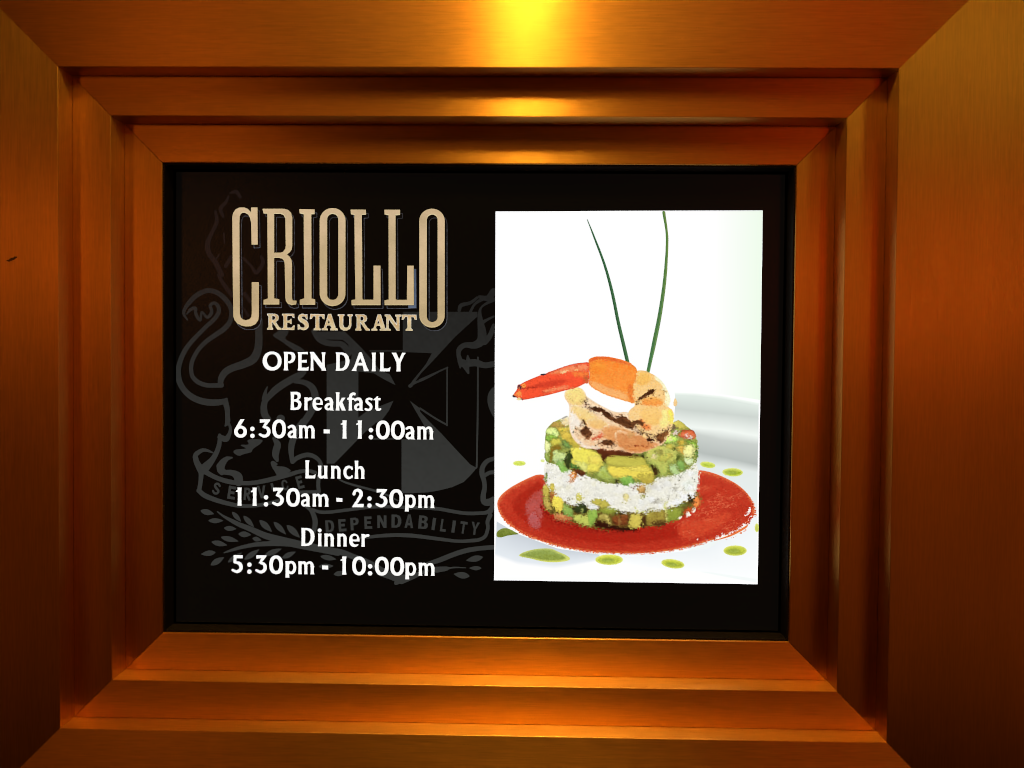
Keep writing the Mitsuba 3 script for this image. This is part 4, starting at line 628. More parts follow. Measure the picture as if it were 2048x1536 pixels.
 ('food_picture__crab_layer','s',111,'31299 20138 11 31356 19996 46 31348 19855 11',''),
 ('food_picture__crab_layer','s',111,'29372 19985 11 29459 19921 54 29480 19858 11',''),
 ('food_picture__crab_layer','s',111,'31189 19262 11 31322 19181 37 31390 19101 11',''),
 ('food_picture__crab_layer','s',111,'30348 19451 11 30458 19328 45 30503 19205 11',''),
 ('food_picture__crab_layer','s',111,'30972 19505 11 31170 19457 47 31303 19410 11',''),
 ('food_picture__crab_layer','s',111,'29685 20497 11 29745 20395 30 29740 20295 11',''),
 ('food_picture__crab_layer','s',111,'30807 20250 11 30893 20113 50 30914 19976 11',''),
 ('food_picture__crab_layer','s',111,'30515 19041 11 30592 18943 30 30604 18846 11',''),
 ('food_picture__crab_layer','s',111,'31588 19689 11 31751 19555 48 31848 19421 11',''),
 ('food_picture__crab_layer','s',111,'31264 19613 11 31375 19486 27 31420 19360 11',''),
 ('food_picture__crab_layer','s',111,'29906 20245 11 30143 20196 45 30314 20147 11',''),
 ('food_picture__crab_layer','s',111,'29671 19546 11 29783 19487 37 29830 19429 11',''),
 ('food_picture__crab_layer','s',111,'30262 20415 11 30459 20340 31 30591 20266 11',''),
 ('food_picture__onion_bit_008','p',112,'25570 20092 25562 20177 25535 20253 25494 20314 25441 20354 25383 20368 25324 20355 25270 20317 25228 20257 25200 20181 25190 20097 25198 20012 25224 19936 25266 19875 25318 19836 25377 19822 25436 19834 25489 19872 25532 19932 25560 20008',''),
 ('food_picture__onion_bit_009','p',113,'24810 20211 24806 20234 24795 20256 24777 20273 24754 20284 24729 20288 24704 20285 24681 20274 24663 20257 24651 20236 24647 20213 24651 20189 24662 20167 24680 20150 24703 20139 24728 20135 24753 20139 24776 20149 24794 20166 24806 20187',''),
 ('food_picture__onion_bit_010','p',114,'23502 20062 23495 20147 23473 20223 23437 20284 23392 20323 23342 20337 23291 20325 23245 20286 23209 20226 23185 20150 23176 20066 23183 19982 23205 19905 23241 19844 23286 19805 23337 19791 23387 19804 23433 19842 23470 19902 23494 19978',''),
 ('food_picture__avocado_piece_022','p',115,'26088 20277 26468 20191 26903 20213 27232 20482 27288 20645 26909 20814 26527 20627 26145 20495',''),
 ('food_picture__avocado_piece_023','p',116,'26556 20818 27017 20730 27506 20779 27833 20857 27564 21079 27022 21140 26694 21007',''),
 ('food_picture__herb_leaf_009','p',117,'23437 18916 23432 19009 23418 19092 23394 19159 23364 19202 23331 19217 23297 19203 23266 19161 23242 19094 23225 19011 23219 18918 23224 18825 23238 18741 23262 18675 23292 18632 23325 18617 23359 18631 23390 18673 23414 18739 23431 18823',''),
 ('food_picture__shadow_gap_009','p',118,'23426 18670 23424 18682 23415 18693 23402 18701 23385 18707 23367 18709 23348 18707 23332 18702 23318 18694 23310 18683 23307 18671 23309 18660 23318 18649 23331 18640 23348 18635 23366 18633 23385 18634 23401 18640 23415 18648 23423 18658',''),
 ('food_picture__avocado_piece_024','p',119,'23577 19324 23794 19267 23880 19703 23745 19813 23580 19651',''),
 ('food_picture__tomato_bit_002','p',120,'28904 19535 29064 19342 29389 19284 29500 19528 29395 19829 29124 19832 28960 19698',''),
 ('food_picture__shadow_gap_010','s',121,'28524 19525 16 28741 19482 81 28956 19343 70 29225 19231 22',''),
 ('food_picture__avocado_piece_025','p',122,'28450 20085 28441 20161 28415 20230 28374 20285 28321 20320 28263 20333 28204 20322 28150 20288 28108 20234 28080 20166 28070 20090 28078 20014 28104 19945 28146 19890 28198 19855 28257 19842 28316 19854 28369 19888 28412 19942 28439 20010',''),
 ('food_picture__avocado_piece_026','p',123,'29126 19968 29342 19911 29479 20019 29291 20185 29129 20186',''),
 ('food_picture__onion_bit_011','s',124,'28781 20573 54 28893 20844 81 29138 20978 92 29518 20973 70 29950 20831 38',''),
 ('food_picture__shadow_gap_011','s',125,'29246 20922 22 29516 20864 43 29949 20749 38 30057 20775 16',''),
 ('food_picture__shadow_gap_012','s',126,'29862 20314 27 30052 20353 43',''),
 ('food_picture__shadow_gap_013','p',127,'31414 18852 31655 18686 31709 18712 31522 18851 31442 18933',''),
 ('food_picture__shadow_gap_014','p',128,'32339 18896 32338 18919 32333 18941 32326 18957 32318 18968 32308 18972 32298 18969 32288 18958 32281 18941 32276 18920 32274 18896 32275 18873 32280 18852 32287 18835 32296 18824 32306 18820 32316 18824 32325 18834 32332 18851 32337 18872',''),
 ('food_picture__shadow_gap_015','p',129,'32485 19085 32484 19101 32480 19117 32474 19129 32467 19137 32459 19139 32450 19137 32443 19129 32436 19117 32432 19102 32431 19085 32432 19068 32436 19053 32441 19041 32449 19033 32457 19030 32465 19033 32473 19041 32479 19053 32483 19068',''),
 ('food_picture__shadow_gap_016','p',130,'30989 19047 30987 19073 30983 19095 30976 19114 30967 19125 30957 19129 30947 19125 30938 19114 30931 19096 30926 19073 30924 19048 30925 19023 30929 19000 30936 18982 30945 18970 30955 18966 30965 18970 30974 18981 30982 18999 30987 19022',''),
 ('food_picture__avocado_piece_027','p',131,'23142 19411 23441 19325 23609 19815 23476 20144 23178 20257 23119 19821',''),
 ('food_picture__tomato_bit_003','p',132,'23555 19816 23799 19785 24019 19974 23802 20113 23671 20580 23586 20253',''),
 ('food_picture__avocado_piece_028','p',133,'23177 20203 23532 20280 23645 20689 23811 21015 23483 20910 23209 20640',''),
 ('food_picture__avocado_piece_029','p',134,'23721 20114 23964 19975 24403 20270 24406 20571 24355 20954 24139 21121 23837 20906 23671 20580',''),
 ('food_picture__shadow_gap_017','p',135,'23902 20823 23898 20857 23885 20887 23865 20912 23839 20928 23810 20933 23782 20928 23756 20913 23735 20889 23722 20859 23717 20825 23721 20791 23734 20761 23754 20736 23780 20720 23808 20715 23837 20720 23863 20735 23884 20759 23897 20789',''),
 ('food_picture__avocado_piece_030','p',136,'24405 20461 24733 20621 25007 20891 25012 21329 24741 21387 24411 21117 24355 20899',''),
 ('food_picture__avocado_piece_031','p',137,'23758 21125 24357 21145 24985 21384 25014 21547 24416 21582 23925 21479',''),
 ('food_picture__avocado_piece_032','p',138,'25011 21219 25391 21160 25881 21209 25878 20935 26529 20846 26481 21365 26295 21750 26107 21944 25506 21733 25041 21547',''),
 ('food_picture__avocado_piece_032','p',139,'25932 20907 26529 20846 26454 21366 26214 21833 26052 21917 25883 21345',''),
 ('food_picture__onion_bit_012','p',140,'25902 20662 26201 20604 26527 20654 26583 20818 25932 20880',''),
 ('food_picture__herb_leaf_010','p',141,'24788 20703 25007 20809 25167 20561 25465 20449 25737 20445 25848 20663 25826 21100 25554 21131 25282 21107 25063 20973',''),
 ('food_picture__onion_bit_013','p',142,'25655 21003 25633 21049 25603 21087 25569 21113 25532 21125 25498 21121 25469 21103 25448 21071 25437 21028 25438 20980 25450 20931 25471 20885 25501 20847 25536 20820 25572 20808 25606 20812 25635 20831 25656 20863 25667 20905 25667 20953',''),
 ('food_picture__shadow_gap_018','p',143,'26320 21613 26536 21474 26756 21635 27164 21685 27410 21818 27845 21868 28389 21943 28932 21963 28934 22154 27848 22113 26759 21991 26323 21832',''),
 ('food_picture__avocado_piece_033','p',144,'26561 21255 26912 21087 27131 21193 27408 21682 27247 21820 26862 21470 26646 21527',''),
 ('food_picture__avocado_piece_033','p',145,'26941 21196 27077 21194 27381 21655 27301 21820 27136 21603',''),
 ('food_picture__tomato_bit_004','p',146,'27350 21355 27647 21187 28135 21126 28461 21177 28360 21834 27844 21813 27517 21735',''),
 ('food_picture__shadow_gap_019','p',147,'27537 21106 27835 20994 28241 20961 28108 21127 27701 21186',''),
 ('food_picture__avocado_piece_034','s',148,'27839 21349 109 27869 21594 163 27844 21813 109',''),
 ('food_picture__avocado_piece_035','p',149,'28516 21122 29139 21059 29224 21331 29150 21960 28771 21993 28363 21970 28466 21450',''),
 ('food_picture__shadow_gap_020','p',150,'29248 21113 29466 21137 29421 21957 29177 21960 29253 21495',''),
 ('food_picture__avocado_piece_036','p',151,'29492 21055 30059 20884 30545 20797 30711 21040 30718 21586 30504 21834 29692 21872 29473 21711 29522 21328',''),
 ('food_picture__avocado_piece_037','p',152,'30762 20821 31248 20679 31709 20728 31632 21083 31420 21441 30881 21584 30769 21312',''),
 ('food_picture__shadow_gap_021','p',153,'29797 21597 30337 21481 30717 21504 30774 21694 30504 21834 29853 21788',''),
 ('food_picture__onion_bit_014','s',154,'30675 20332 81 30625 20659 108 30711 21013 108 30769 21367 70 30746 21640 54',''),
 ('food_picture__onion_bit_015','s',155,'30759 20576 54 31031 20627 70 31220 20598 32',''),
 ('food_picture__herb_leaf_011','p',156,'31381 20514 31623 20402 31948 20425 32220 20477 31842 20590 31573 20648 31248 20679',''),
 ('food_picture__shadow_gap_022','p',157,'31997 19989 32074 19716 32214 20041 32377 20093 32327 20421 32219 20449 32054 20206',''),
 ('food_picture__tomato_bit_005','p',158,'32327 20421 32457 20038 32589 19764 32701 20035 32813 20360 32709 20661 32493 20664 32329 20584',''),
 ('food_picture__tomato_bit_006','p',159,'31713 21055 31872 20753 32059 20615 32330 20639 32280 20966 32010 20970 31797 21245',''),
 ('food_picture__sauce_glint','p',160,'31713 21234 31722 21259 31716 21291 31697 21327 31667 21363 31629 21396 31586 21422 31542 21439 31503 21446 31471 21441 31450 21425 31441 21400 31447 21368 31466 21332 31496 21296 31534 21263 31577 21237 31621 21220 31660 21213 31692 21218',''),
 ('food_picture__sauce_glint','p',160,'32201 21077 32195 21124 32176 21167 32147 21201 32109 21223 32067 21231 32026 21224 31988 21203 31957 21169 31937 21127 31930 21080 31936 21033 31955 20990 31984 20956 32022 20933 32063 20926 32105 20932 32143 20954 32174 20987 32193 21029',''),
 ('food_picture__sauce_glint','p',160,'32068 21269 32063 21284 32048 21298 32024 21309 31994 21317 31960 21319 31927 21317 31897 21311 31873 21300 31857 21287 31851 21272 31857 21256 31872 21243 31896 21231 31926 21224 31959 21221 31993 21223 32023 21230 32047 21240 32062 21254',''),
 ('food_picture__sauce_glint','p',160,'32518 20915 32484 20963 32444 21001 32400 21025 32358 21032 32322 21022 32294 20996 32278 20956 32276 20906 32287 20851 32310 20797 32344 20749 32384 20711 32428 20687 32470 20679 32507 20689 32534 20716 32550 20756 32553 20806 32542 20860',''),
 ('food_picture__sauce_glint','p',160,'32276 21120 32278 21141 32270 21163 32253 21185 32228 21205 32198 21220 32165 21229 32134 21231 32106 21226 32086 21214 32074 21197 32071 21176 32079 21154 32097 21132 32122 21112 32152 21097 32184 21088 32216 21086 32243 21091 32264 21103',''),
 ('food_picture__chive','s',161,'25700 3090 34 26131 4159 109 26780 5832 151 27260 7507 185 27660 9354 202 28013 10781 219 28260 11790 219',''),
 ('food_picture__chive','s',162,'25683 3090 17 26106 4159 42 26746 5832 59 27218 7508 67 27609 9354 76 27954 10782 76 28192 11749 76',''),
 ('food_picture__chive_001','s',163,'30353 2629 184 30544 3799 142 30574 4886 159 30457 6813 209 30197 8829 243 29851 10682 260 29503 12386 185',''),
 ('food_picture__chive_001','s',164,'30386 2629 50 30594 3798 50 30624 4886 59 30515 6813 75 30264 8829 75 29927 10681 84 29587 12385 59',''),
 ('food_picture__shrimp_body','p',165,'24427 13641 24868 13415 25248 13475 25886 14008 26777 14538 27603 14910 28233 14809 28805 15088 29449 16096 30580 15704 30896 15764 30656 16781 29964 16947 29210 17273 28075 17475 26807 17235 25919 17105 25282 16775 24832 16144 24683 15193 24753 14558 24494 14053',''),
 ('food_picture__shrimp_body','p',166,'24862 13406 25459 13373 25791 14049 25362 14542 24873 14438 24490 14089 24431 13654',165),
 ('food_picture__shrimp_body','p',167,'24794 14656 24982 14437 25580 14594 26290 15077 26835 15343 26569 15781 25755 15707 25589 15410 25207 15251 24932 14873',165),
 ('food_picture__shrimp_body','p',168,'24768 14765 24987 14926 25261 15250 25482 15629 25376 15793 25050 15769 24944 16042 25001 16259 25275 16556 25603 16798 25931 16958 26582 16951 26583 17087 25606 17086 25168 16721 24893 16315 24753 15908 24718 15228',165),
 ('food_picture__shrimp_body','p',169,'25751 15354 26563 15210 27108 15558 26977 15885 26435 15945 25918 15733',165),
 ('food_picture__shrimp_body','p',170,'26705 15834 27380 15609 27924 15821 29011 16136 29413 16295 29423 17045 27665 16857 26983 16484 26576 16433',165),
 ('food_picture__shrimp_body','p',171,'27715 16476 28093 16363 28311 16497 28097 16690 27771 16639',170),
 ('food_picture__shrimp_body','p',172,'28307 16143 28686 16112 29013 16299 28907 16491 28473 16441',170),
 ('food_picture__tomato_bit_007','p',173,'26035 16521 26466 16299 26734 16024 26791 16268 26685 16460 26307 16600 26090 16602',165),
 ('food_picture__shadow_gap_023','p',174,'26001 17165 26434 17079 26868 17128 27249 17206 28192 17169 28873 17107 29145 17186 28877 17379 28196 17577 27252 17478 26930 17781 26710 17511 26381 17215',''),
 ('food_picture__shrimp_body','p',175,'27561 15951 28240 16134 28918 16236 29460 16258 29464 16557 30006 16687 30278 16820 29902 16987 29472 17209 28878 17379 28118 17224 27571 16822',165),
 ('food_picture__shrimp_body','s',176,'28114 16925 27 28655 16892 54 29468 16937 43 29902 16987 11',''),
 ('food_picture__shrimp_body','s',177,'28251 17059 27 28874 17080 108 29470 17100 54',''),
 ('food_picture__shrimp_body','p',178,'28241 16189 28510 16050 28755 16183 28649 16375 28325 16406',170),
 ('food_picture__shrimp_body','p',179,'28746 12271 29340 12293 29558 12399 29884 12559 30211 12773 30539 13149 30705 13473 30767 14068 30719 14503 31072 14689 31110 15530 30978 15792 30853 16511 29773 16658 29118 16257 28676 15446 28266 15179 28396 14716 28772 14468 28661 14197 28118 14094 28244 13279 28535 12734',''),
 ('food_picture__shrimp_body','p',180,'29884 12559 30211 12773 30539 13149 30705 13473 30901 13959 30827 14502 30502 14451 30602 13799 30433 13258 30105 12936 29941 12829',''),
 ('food_picture__shrimp_body','p',181,'28910 12459 29504 12400 29779 12831 29459 13159 28974 13272 28700 12949',179),
 ('food_picture__shrimp_body','p',182,'29038 14085 29738 13861 30443 14072 30447 14397 29908 14511 29150 14410',179),
 ('food_picture__shrimp_body','p',183,'28991 14683 29584 14514 30289 14670 30511 15156 30193 15648 29490 15655 29052 15225',179),
 ('food_picture__shrimp_body','p',184,'30289 14670 30720 14611 30835 15153 30788 15696 30304 15864 30190 15431 30456 15102',179),
 ('food_picture__shrimp_body','p',185,'30720 14638 31046 14717 31082 15476 30841 15614 30808 15153',179),
 ('food_picture__shrimp_body','p',186,'28998 15226 29269 15332 29382 15656 29597 15546 29762 15805 29548 15981 29167 15811 29002 15552',179),
 ('food_picture__shrimp_body','p',187,'31068 14337 31170 13902 31335 14171 31285 14443 31150 14472',''),
 ('food_picture__shrimp_shell','p',188,'25873 11665 26238 11504 26995 11478 27881 11679 28514 11895 28865 12189 28778 12809 28594 13254 28600 13760 28480 14268 28289 14207 27972 14083 27148 13850 26450 13540 25864 13140 25947 12645 25852 12013',''),
 ('food_picture__shrimp_shell','p',189,'25873 11665 26238 11504 26995 11478 27881 11679 28514 11895 28389 11991 27693 11807 26934 11624 26303 11662 25989 11854',188),
 ('food_picture__shrimp_shell','p',190,'25958 11886 26493 11755 27064 12003 26755 12575 26060 12581',188),
 ('food_picture__shrimp_shell','p',191,'25968 12835 26762 13208 27713 13515 28348 13826 28289 14175 27972 14070 27148 13837 26450 13527 25889 13153',188),
 ('food_picture__shrimp_shell','p',192,'28297 13170 28485 13114 28515 13331 28464 13602 28550 13981 28742 14224 28445 14281 28303 13712',188),
 ('food_picture__shrimp_tail','p',193,'21199 13941 21253 13859 21494 13530 21520 13367 21682 13202 21979 13036 22412 12842 22953 12620 23332 12508 23818 12314 24413 12091 24953 11924 25494 11838 25927 11780 25879 12349 25937 12729 25859 13001 25562 13166 25131 13388 24428 13557 23481 13838 22667 14009 21935 14165 21772 14153 21390 13994',''),
 ('food_picture__shrimp_tail','p',194,'23278 12536 23819 12341 24413 12118 25116 11949 25657 11917 25875 12024 25824 12350 25337 12354 24687 12414 24146 12555 23496 12588',193),
 ('food_picture__shrimp_tail','p',195,'24118 12419 24523 12280 24686 12333 24525 12443 24173 12528',194),
 ('food_picture__shrimp_tail','p',196,'24956 12249 25227 12220 25229 12355 25012 12357',194),
 ('food_picture__shrimp_tail','p',197,'24954 12032 25171 12003 25226 12138 25037 12167',194),
 ('food_picture__shrimp_tail','p',198,'24687 12414 25337 12381 25879 12404 25829 12730 25342 12788 24960 12629',193),
 ('food_picture__shrimp_tail','p',199,'21711 13420 22308 13332 22795 13138 23607 12913 24149 12854 24556 12877 24423 13123 23612 13347 22798 13409 22037 13444',193),
 ('food_picture__shrimp_tail','p',200,'23016 13570 23829 13373 24614 13229 24697 13364 24156 13532 23506 13674 23072 13706',193),
 ('food_picture__shrimp_tail','p',201,'21736 13229 21899 13146 22062 13226 22037 13416 21792 13419',193),
 ('food_picture__shrimp_tail','p',202,'21415 13776 21549 13557 21740 13637 21796 13799 21634 13964 21417 13966',193),
 ('food_picture__shrimp_tail','p',203,'21445 14102 21608 14019 21798 14071 21745 14181 21500 14183',''),
 ('food_picture__shrimp_tail','p',204,'25505 12895 25611 12623 25856 12729 25859 13001 25752 13137',193),
 ('food_picture__shrimp_tail','p',205,'21507 13421 21546 13258 21682 13216 21724 13392 21874 13445 21766 13501 21576 13475',193),
 ('food_picture__shrimp_tail','p',205,'22871 12566 23278 12522 23333 12589 23062 12633 22953 12620',''),
 ('food_picture__shrimp_tail','p',205,'21199 13941 21252 13832 21335 13940 21580 13992 21281 14022',''),
 ('food_picture__shrimp_tail','p',205,'21744 14126 21798 14044 21854 14166',193),
 ('food_picture__shrimp_tail','s',206,'21874 13459 65 22146 13429 49 22743 13396 22',''),
 ('food_picture__shrimp_tail','s',207,'23332 12535 22 23873 12308 19 24413 12091 16 24953 11918 16 25548 11842 14',''),
 ('food_picture__shrimp_tail','s',208,'22991 13734 16 23235 13691 49 23560 13620 16',''),
 ('food_picture__char_mark','p',209,'25906 14645 26284 14533 26719 14610 26937 14798 27182 14905 27348 15175 27647 15253 27915 15060 28241 15166 28461 15408 28677 15379 29001 15321 29274 15481 29249 15699 29005 15620 28841 15540 28629 15868 28304 15844 27922 15658 27595 15498 27296 15393 26996 15233 26694 14882 26396 14858 26232 14751',''),
 ('food_picture__char_mark','p',210,'25485 15846 25700 15708 25865 15869 26139 16112 26087 16330 25927 16604 25762 16442 25490 16309 25378 16038',''),
 ('food_picture__char_mark','p',209,'26633 16705 26930 16539 27337 16589 27475 16778 27259 16916 26853 16920',''),
 ('food_picture__char_mark','p',209,'28876 14087 29116 13867 29357 13675 29625 13483 29840 13399 29923 13507 29790 13725 29521 13809 29252 13947 29011 14085',''),
 ('food_picture__char_mark','p',211,'29463 16502 29568 16284 29733 16445 30004 16524 29952 16633 29519 16638',''),
 ('food_picture__char_mark','p',212,'30059 16550 30108 16169 30432 16112 30754 15918 30811 16162 30597 16382 30518 16546 30440 16764 30303 16657',''),
 ('food_picture__char_mark','k',213,'25968 14543 33 29078 16103 21 28908 15669 31 27094 15121 33 25704 14559 22 26568 14816 47 28455 15523 33 27519 15660 18 26813 14763 50 27281 15235 49 26203 14848 40 28175 15480 38 28749 15693 30 27468 15401 22 27015 14862 37 29221 16172 35 26404 14620 15 26677 15052 20 27100 15185 25 28025 15423 53 27570 15276 30 28165 15518 47 28750 15745 28 27692 15430 21 27790 15161 43 25693 14414 34 28334 15470 34 27168 15286 50 28714 15482 28 26027 14578 27 29201 16013 14 27954 15461 42 27484 15379 19 26565 14855 41 27734 15443 28 25728 13974 53 28224 15535 25 28048 15514 50 29193 16238 45 28791 15427 47 25796 14717 28 28727 15830 36 26315 14790 31 27321 15320 40 27557 15276 22 26223 14774 53 28779 15720 54 28014 15494 53 28981 15727 33 27428 15291 50 25677 14344 21 29329 15855 48 26026 14569 18 26330 14843 36 29147 15660 21 26292 14678 40 28950 15750 44 26402 14790 15 27720 15203 20 29259 15963 47 27915 15354 51 26103 14750 16 28744 15837 32 28610 15697 40 26621 14752 33 25624 14492 28 29417 15949 47 28951 15799 28 26895 15018 26 27143 15021 31 25821 14568 16 28165 15289 22 27670 15354 49 26521 14885 18 26600 14690 52 28738 15910 25 28927 15964 29 27510 15245 46 26539 14858 36 28992 15954 47 28056 15640 29 26596 14621 46 27395 15339 23 28443 15515 38 26821 14716 49 26154 14707 27 29466 16217 39 26318 14674 31 27142 15259 39 28460 15656 45 26083 14507 21 27719 15449 43 25703 14538 50 28306 15443 25 27591 15499 42 25842 16177 43 25921 16114 48 25805 16265 22 25869 15870 45 25605 15374 23 25517 15548 41 25597 15822 42 25629 15423 27 25727 15730 36 25680 15534 22 25894 16356 36 25860 15880 31 25599 15429 37 25693 15631 46 25625 15567 19 25742 15730 42 25424 15616 26 25924 16238 25 25669 16154 45 25602 15774 48 25607 15846 33 26530 16648 45 26802 16835 28 27352 16812 29 26636 16811 28 27540 16843 44 26964 16809 16 27532 17014 37 27138 16627 34 26860 16707 26 27278 16576 33 27451 16709 38 26774 16755 45 26685 16726 40 27325 16801 16 26709 16865 18 26548 16794 43 27292 16705 44 27383 16808 25 28823 14232 15 29538 13597 39 29681 13522 22 28861 14147 25 28936 14257 27 29144 14183 34 29722 13457 39 28925 14289 38 29113 14011 27 28923 14110 40 29382 13832 27 29298 13788 14 28977 14100 23 29500 13710 33 28786 14365 40 29833 13500 40 29766 13571 42 29587 13594 31 29220 13901 22 29877 13478 34 29854 13503 44 27743 15408 45 29167 16222 23 28567 15799 44 29063 15885 17 28943 15843 31 29020 16138 40 29210 16204 27 28309 15674 47 28056 15482 40 28877 16031 43 28828 15729 24 28618 15835 27 27851 15416 22 29112 16090 28 28914 15996 28 28782 16100 19 28533 15682 27 28873 15911 14 29335 16015 31 28309 15865 46 28453 15514 49 28040 15487 44 27973 15416 49 27846 15314 16 29303 16136 30 28217 15674 21 29234 16058 19 29067 16179 37 27909 15429 42 28491 15836 34 29158 16064 42 29288 16135 47 29025 15976 23 28848 15698 30 28384 15396 14 28567 15786 21 28401 15821 38 28606 15824 31 28779 15822 40 28225 15747 32 29972 16322 33 30744 15788 44 30399 16125 18 30650 15894 42 30165 16129 26 30121 16163 16 30231 16407 17 30351 16282 41 29953 16377 36 30274 16205 42 30550 16111 36 30293 16229 19 29691 16129 16 30137 16187 30 30071 16302 25 30720 15776 19 30783 16069 42 29878 16188 19 30751 16004 41 29779 16237 31 29785 16399 28 29695 16387 14 29680 16164 27 30669 16074 19 30817 15715 22 29931 16433 33 30074 16110 42 30290 16262 45 29778 16379 27 29857 16316 22 30540 16120 30 30619 15853 18 29853 16398 41 30281 15935 20 29604 16335 28 29844 16233 20 30365 16153 45 30100 16258 31 30337 16618 49 30103 16637 40 30090 16514 28',''),
 ('food_picture__char_mark','k',214,'28614 15755 15 28883 15875 32 26480 14919 21 28883 15756 25 29344 15902 24 25874 14554 43 25918 14582 15 26359 14627 15 25938 14394 47 27790 15588 40 27570 15140 42 28151 15485 37 28208 15570 29 27682 15353 52 26264 14553 20 25614 14371 31 26113 14669 20 25868 14611 35 25788 14361 41 26119 14726 35 25640 14241 49 25639 14220 38 28151 15703 35 28952 15814 23 27766 15343 23 28898 15634 24 27394 15082 19 27190 14923 41 25524 14233 45 26110 14642 53 28207 15519 27 28972 16252 27 27332 15051 53 25936 14572 32 26035 14572 27 29655 16215 51 28342 15486 43 29530 15852 17 28214 15539 53 25531 14588 49 27084 15131 23 26563 14886 26 25733 14405 44 27806 15001 48 25641 14405 27 29513 16251 29 25737 14597 36 25908 14593 48 29396 16056 34 26089 14596 53 27506 15055 19 29143 15744 16 29141 15951 26 26295 14775 40 28298 15657 47 28684 15396 36 25712 14340 31 26008 14701 37 27180 15042 50 28768 15952 35 28567 15784 38 28938 15993 20 25803 14071 24 25785 14090 15 27392 15043 34 25837 14682 37 28271 15342 26 28335 15537 44 26801 14746 42 29608 16228 53 29066 15613 26 29280 15773 27 26859 14971 17 26108 14727 44 26190 14646 38 28905 15550 17 28242 15447 16 26526 14599 23 25795 14216 14 26744 14817 19 29447 16175 46 27874 15441 51 27716 15332 52 26693 14591 20 25698 16413 30 25949 16310 25 25583 15615 39 25632 16140 15 25699 15578 30 25505 15351 40 25428 15637 34 25577 15714 30 25629 15353 39 25836 15885 47 25627 15503 36 26069 15986 19 25480 16187 41 25695 15827 24 26017 16291 34 25772 15642 34 25666 15855 39 25556 16089 47 25650 15811 30 25639 15435 41 25723 16030 48 25582 15325 42 25534 15446 24 25844 15969 26 25593 15584 41 25670 15504 48 25671 15340 17 25441 16160 28 25654 16232 44 25864 16263 15 25770 16318 24 25708 16085 41 25510 15499 19 25521 15372 14 26728 16752 46 27175 16864 18 26565 16771 44 27357 16581 35 27274 16870 14 27123 16707 42 27583 16795 20 27454 16864 21 26577 16774 45 27478 16935 18 26938 16820 37 26460 16853 42 27471 16799 22 26998 16675 17 27149 16722 24 26984 16854 25 26954 16697 45 27631 16835 30 29384 13812 36 29559 13552 35 28825 14378 40 28973 14161 39 28839 14191 24 29369 13896 20 29121 14020 37 29535 13649 28 28921 14173 32 29397 13838 36 29578 13872 21 29136 13951 14 29888 13602 40 29307 13692 27 29006 14227 23 29070 14004 42 29154 14008 41 28991 14071 38 28621 15924 28 28410 15418 51 28526 15746 38 28616 16089 22 28856 16114 28 28588 15710 32 28035 15352 39 28040 15343 38 29207 16010 36 29216 16083 49 28575 15922 50 28763 15918 24 28022 15577 37 27803 15304 46 28358 15469 43 28377 15712 37 28566 15781 14 29074 16084 40 29273 16095 22 27834 15151 28 29372 16134 36 28871 15800 51 28200 15582 42 28140 15604 44 28298 15405 41 28420 15690 19 28996 15746 51 27964 15482 27 28646 16017 47 27878 15556 51 29085 15996 37 28404 15720 48 28527 15842 48 29193 16136 33 29014 16192 17 28934 15893 45 28679 15748 20 28851 15932 30 28064 15382 46 27900 15403 49 28159 15316 40 30422 16294 22 30551 15925 37 29530 16266 38 30467 16098 44 29960 16174 27 29783 16132 16 30273 16259 20 30168 16151 43 30142 16263 46 30136 16300 33 29875 16184 24 30279 16356 23 30782 15921 36 29560 16305 25 30689 15985 43 29927 16343 36 30290 16107 18 30525 16156 24 29685 16470 43 30704 15725 39 29571 16130 20 30517 15945 27 29718 16211 44 30369 16315 31 29460 16191 34 29959 16280 34 30073 16097 36 29912 16238 19 30546 16060 41 30622 15930 28 29676 16092 31 30479 16267 29 30864 15633 29 30288 16341 23 30698 15758 29 30529 16039 24 30811 15752 18 30759 15791 34 30548 16196 44 30151 16201 39 30848 15739 36 30295 16048 31 30661 15812 39 29483 16128 14 30730 15862 15 30066 16092 20 29658 16318 41 30130 16301 16 30276 16189 39 29939 16271 36 30101 16250 41 30121 16181 15 30755 15779 46 30793 15685 38 30204 16522 28 30168 16540 46 30356 16676 46 30128 16438 45 30268 16594 40 30093 16517 31 30324 16636 53',''),
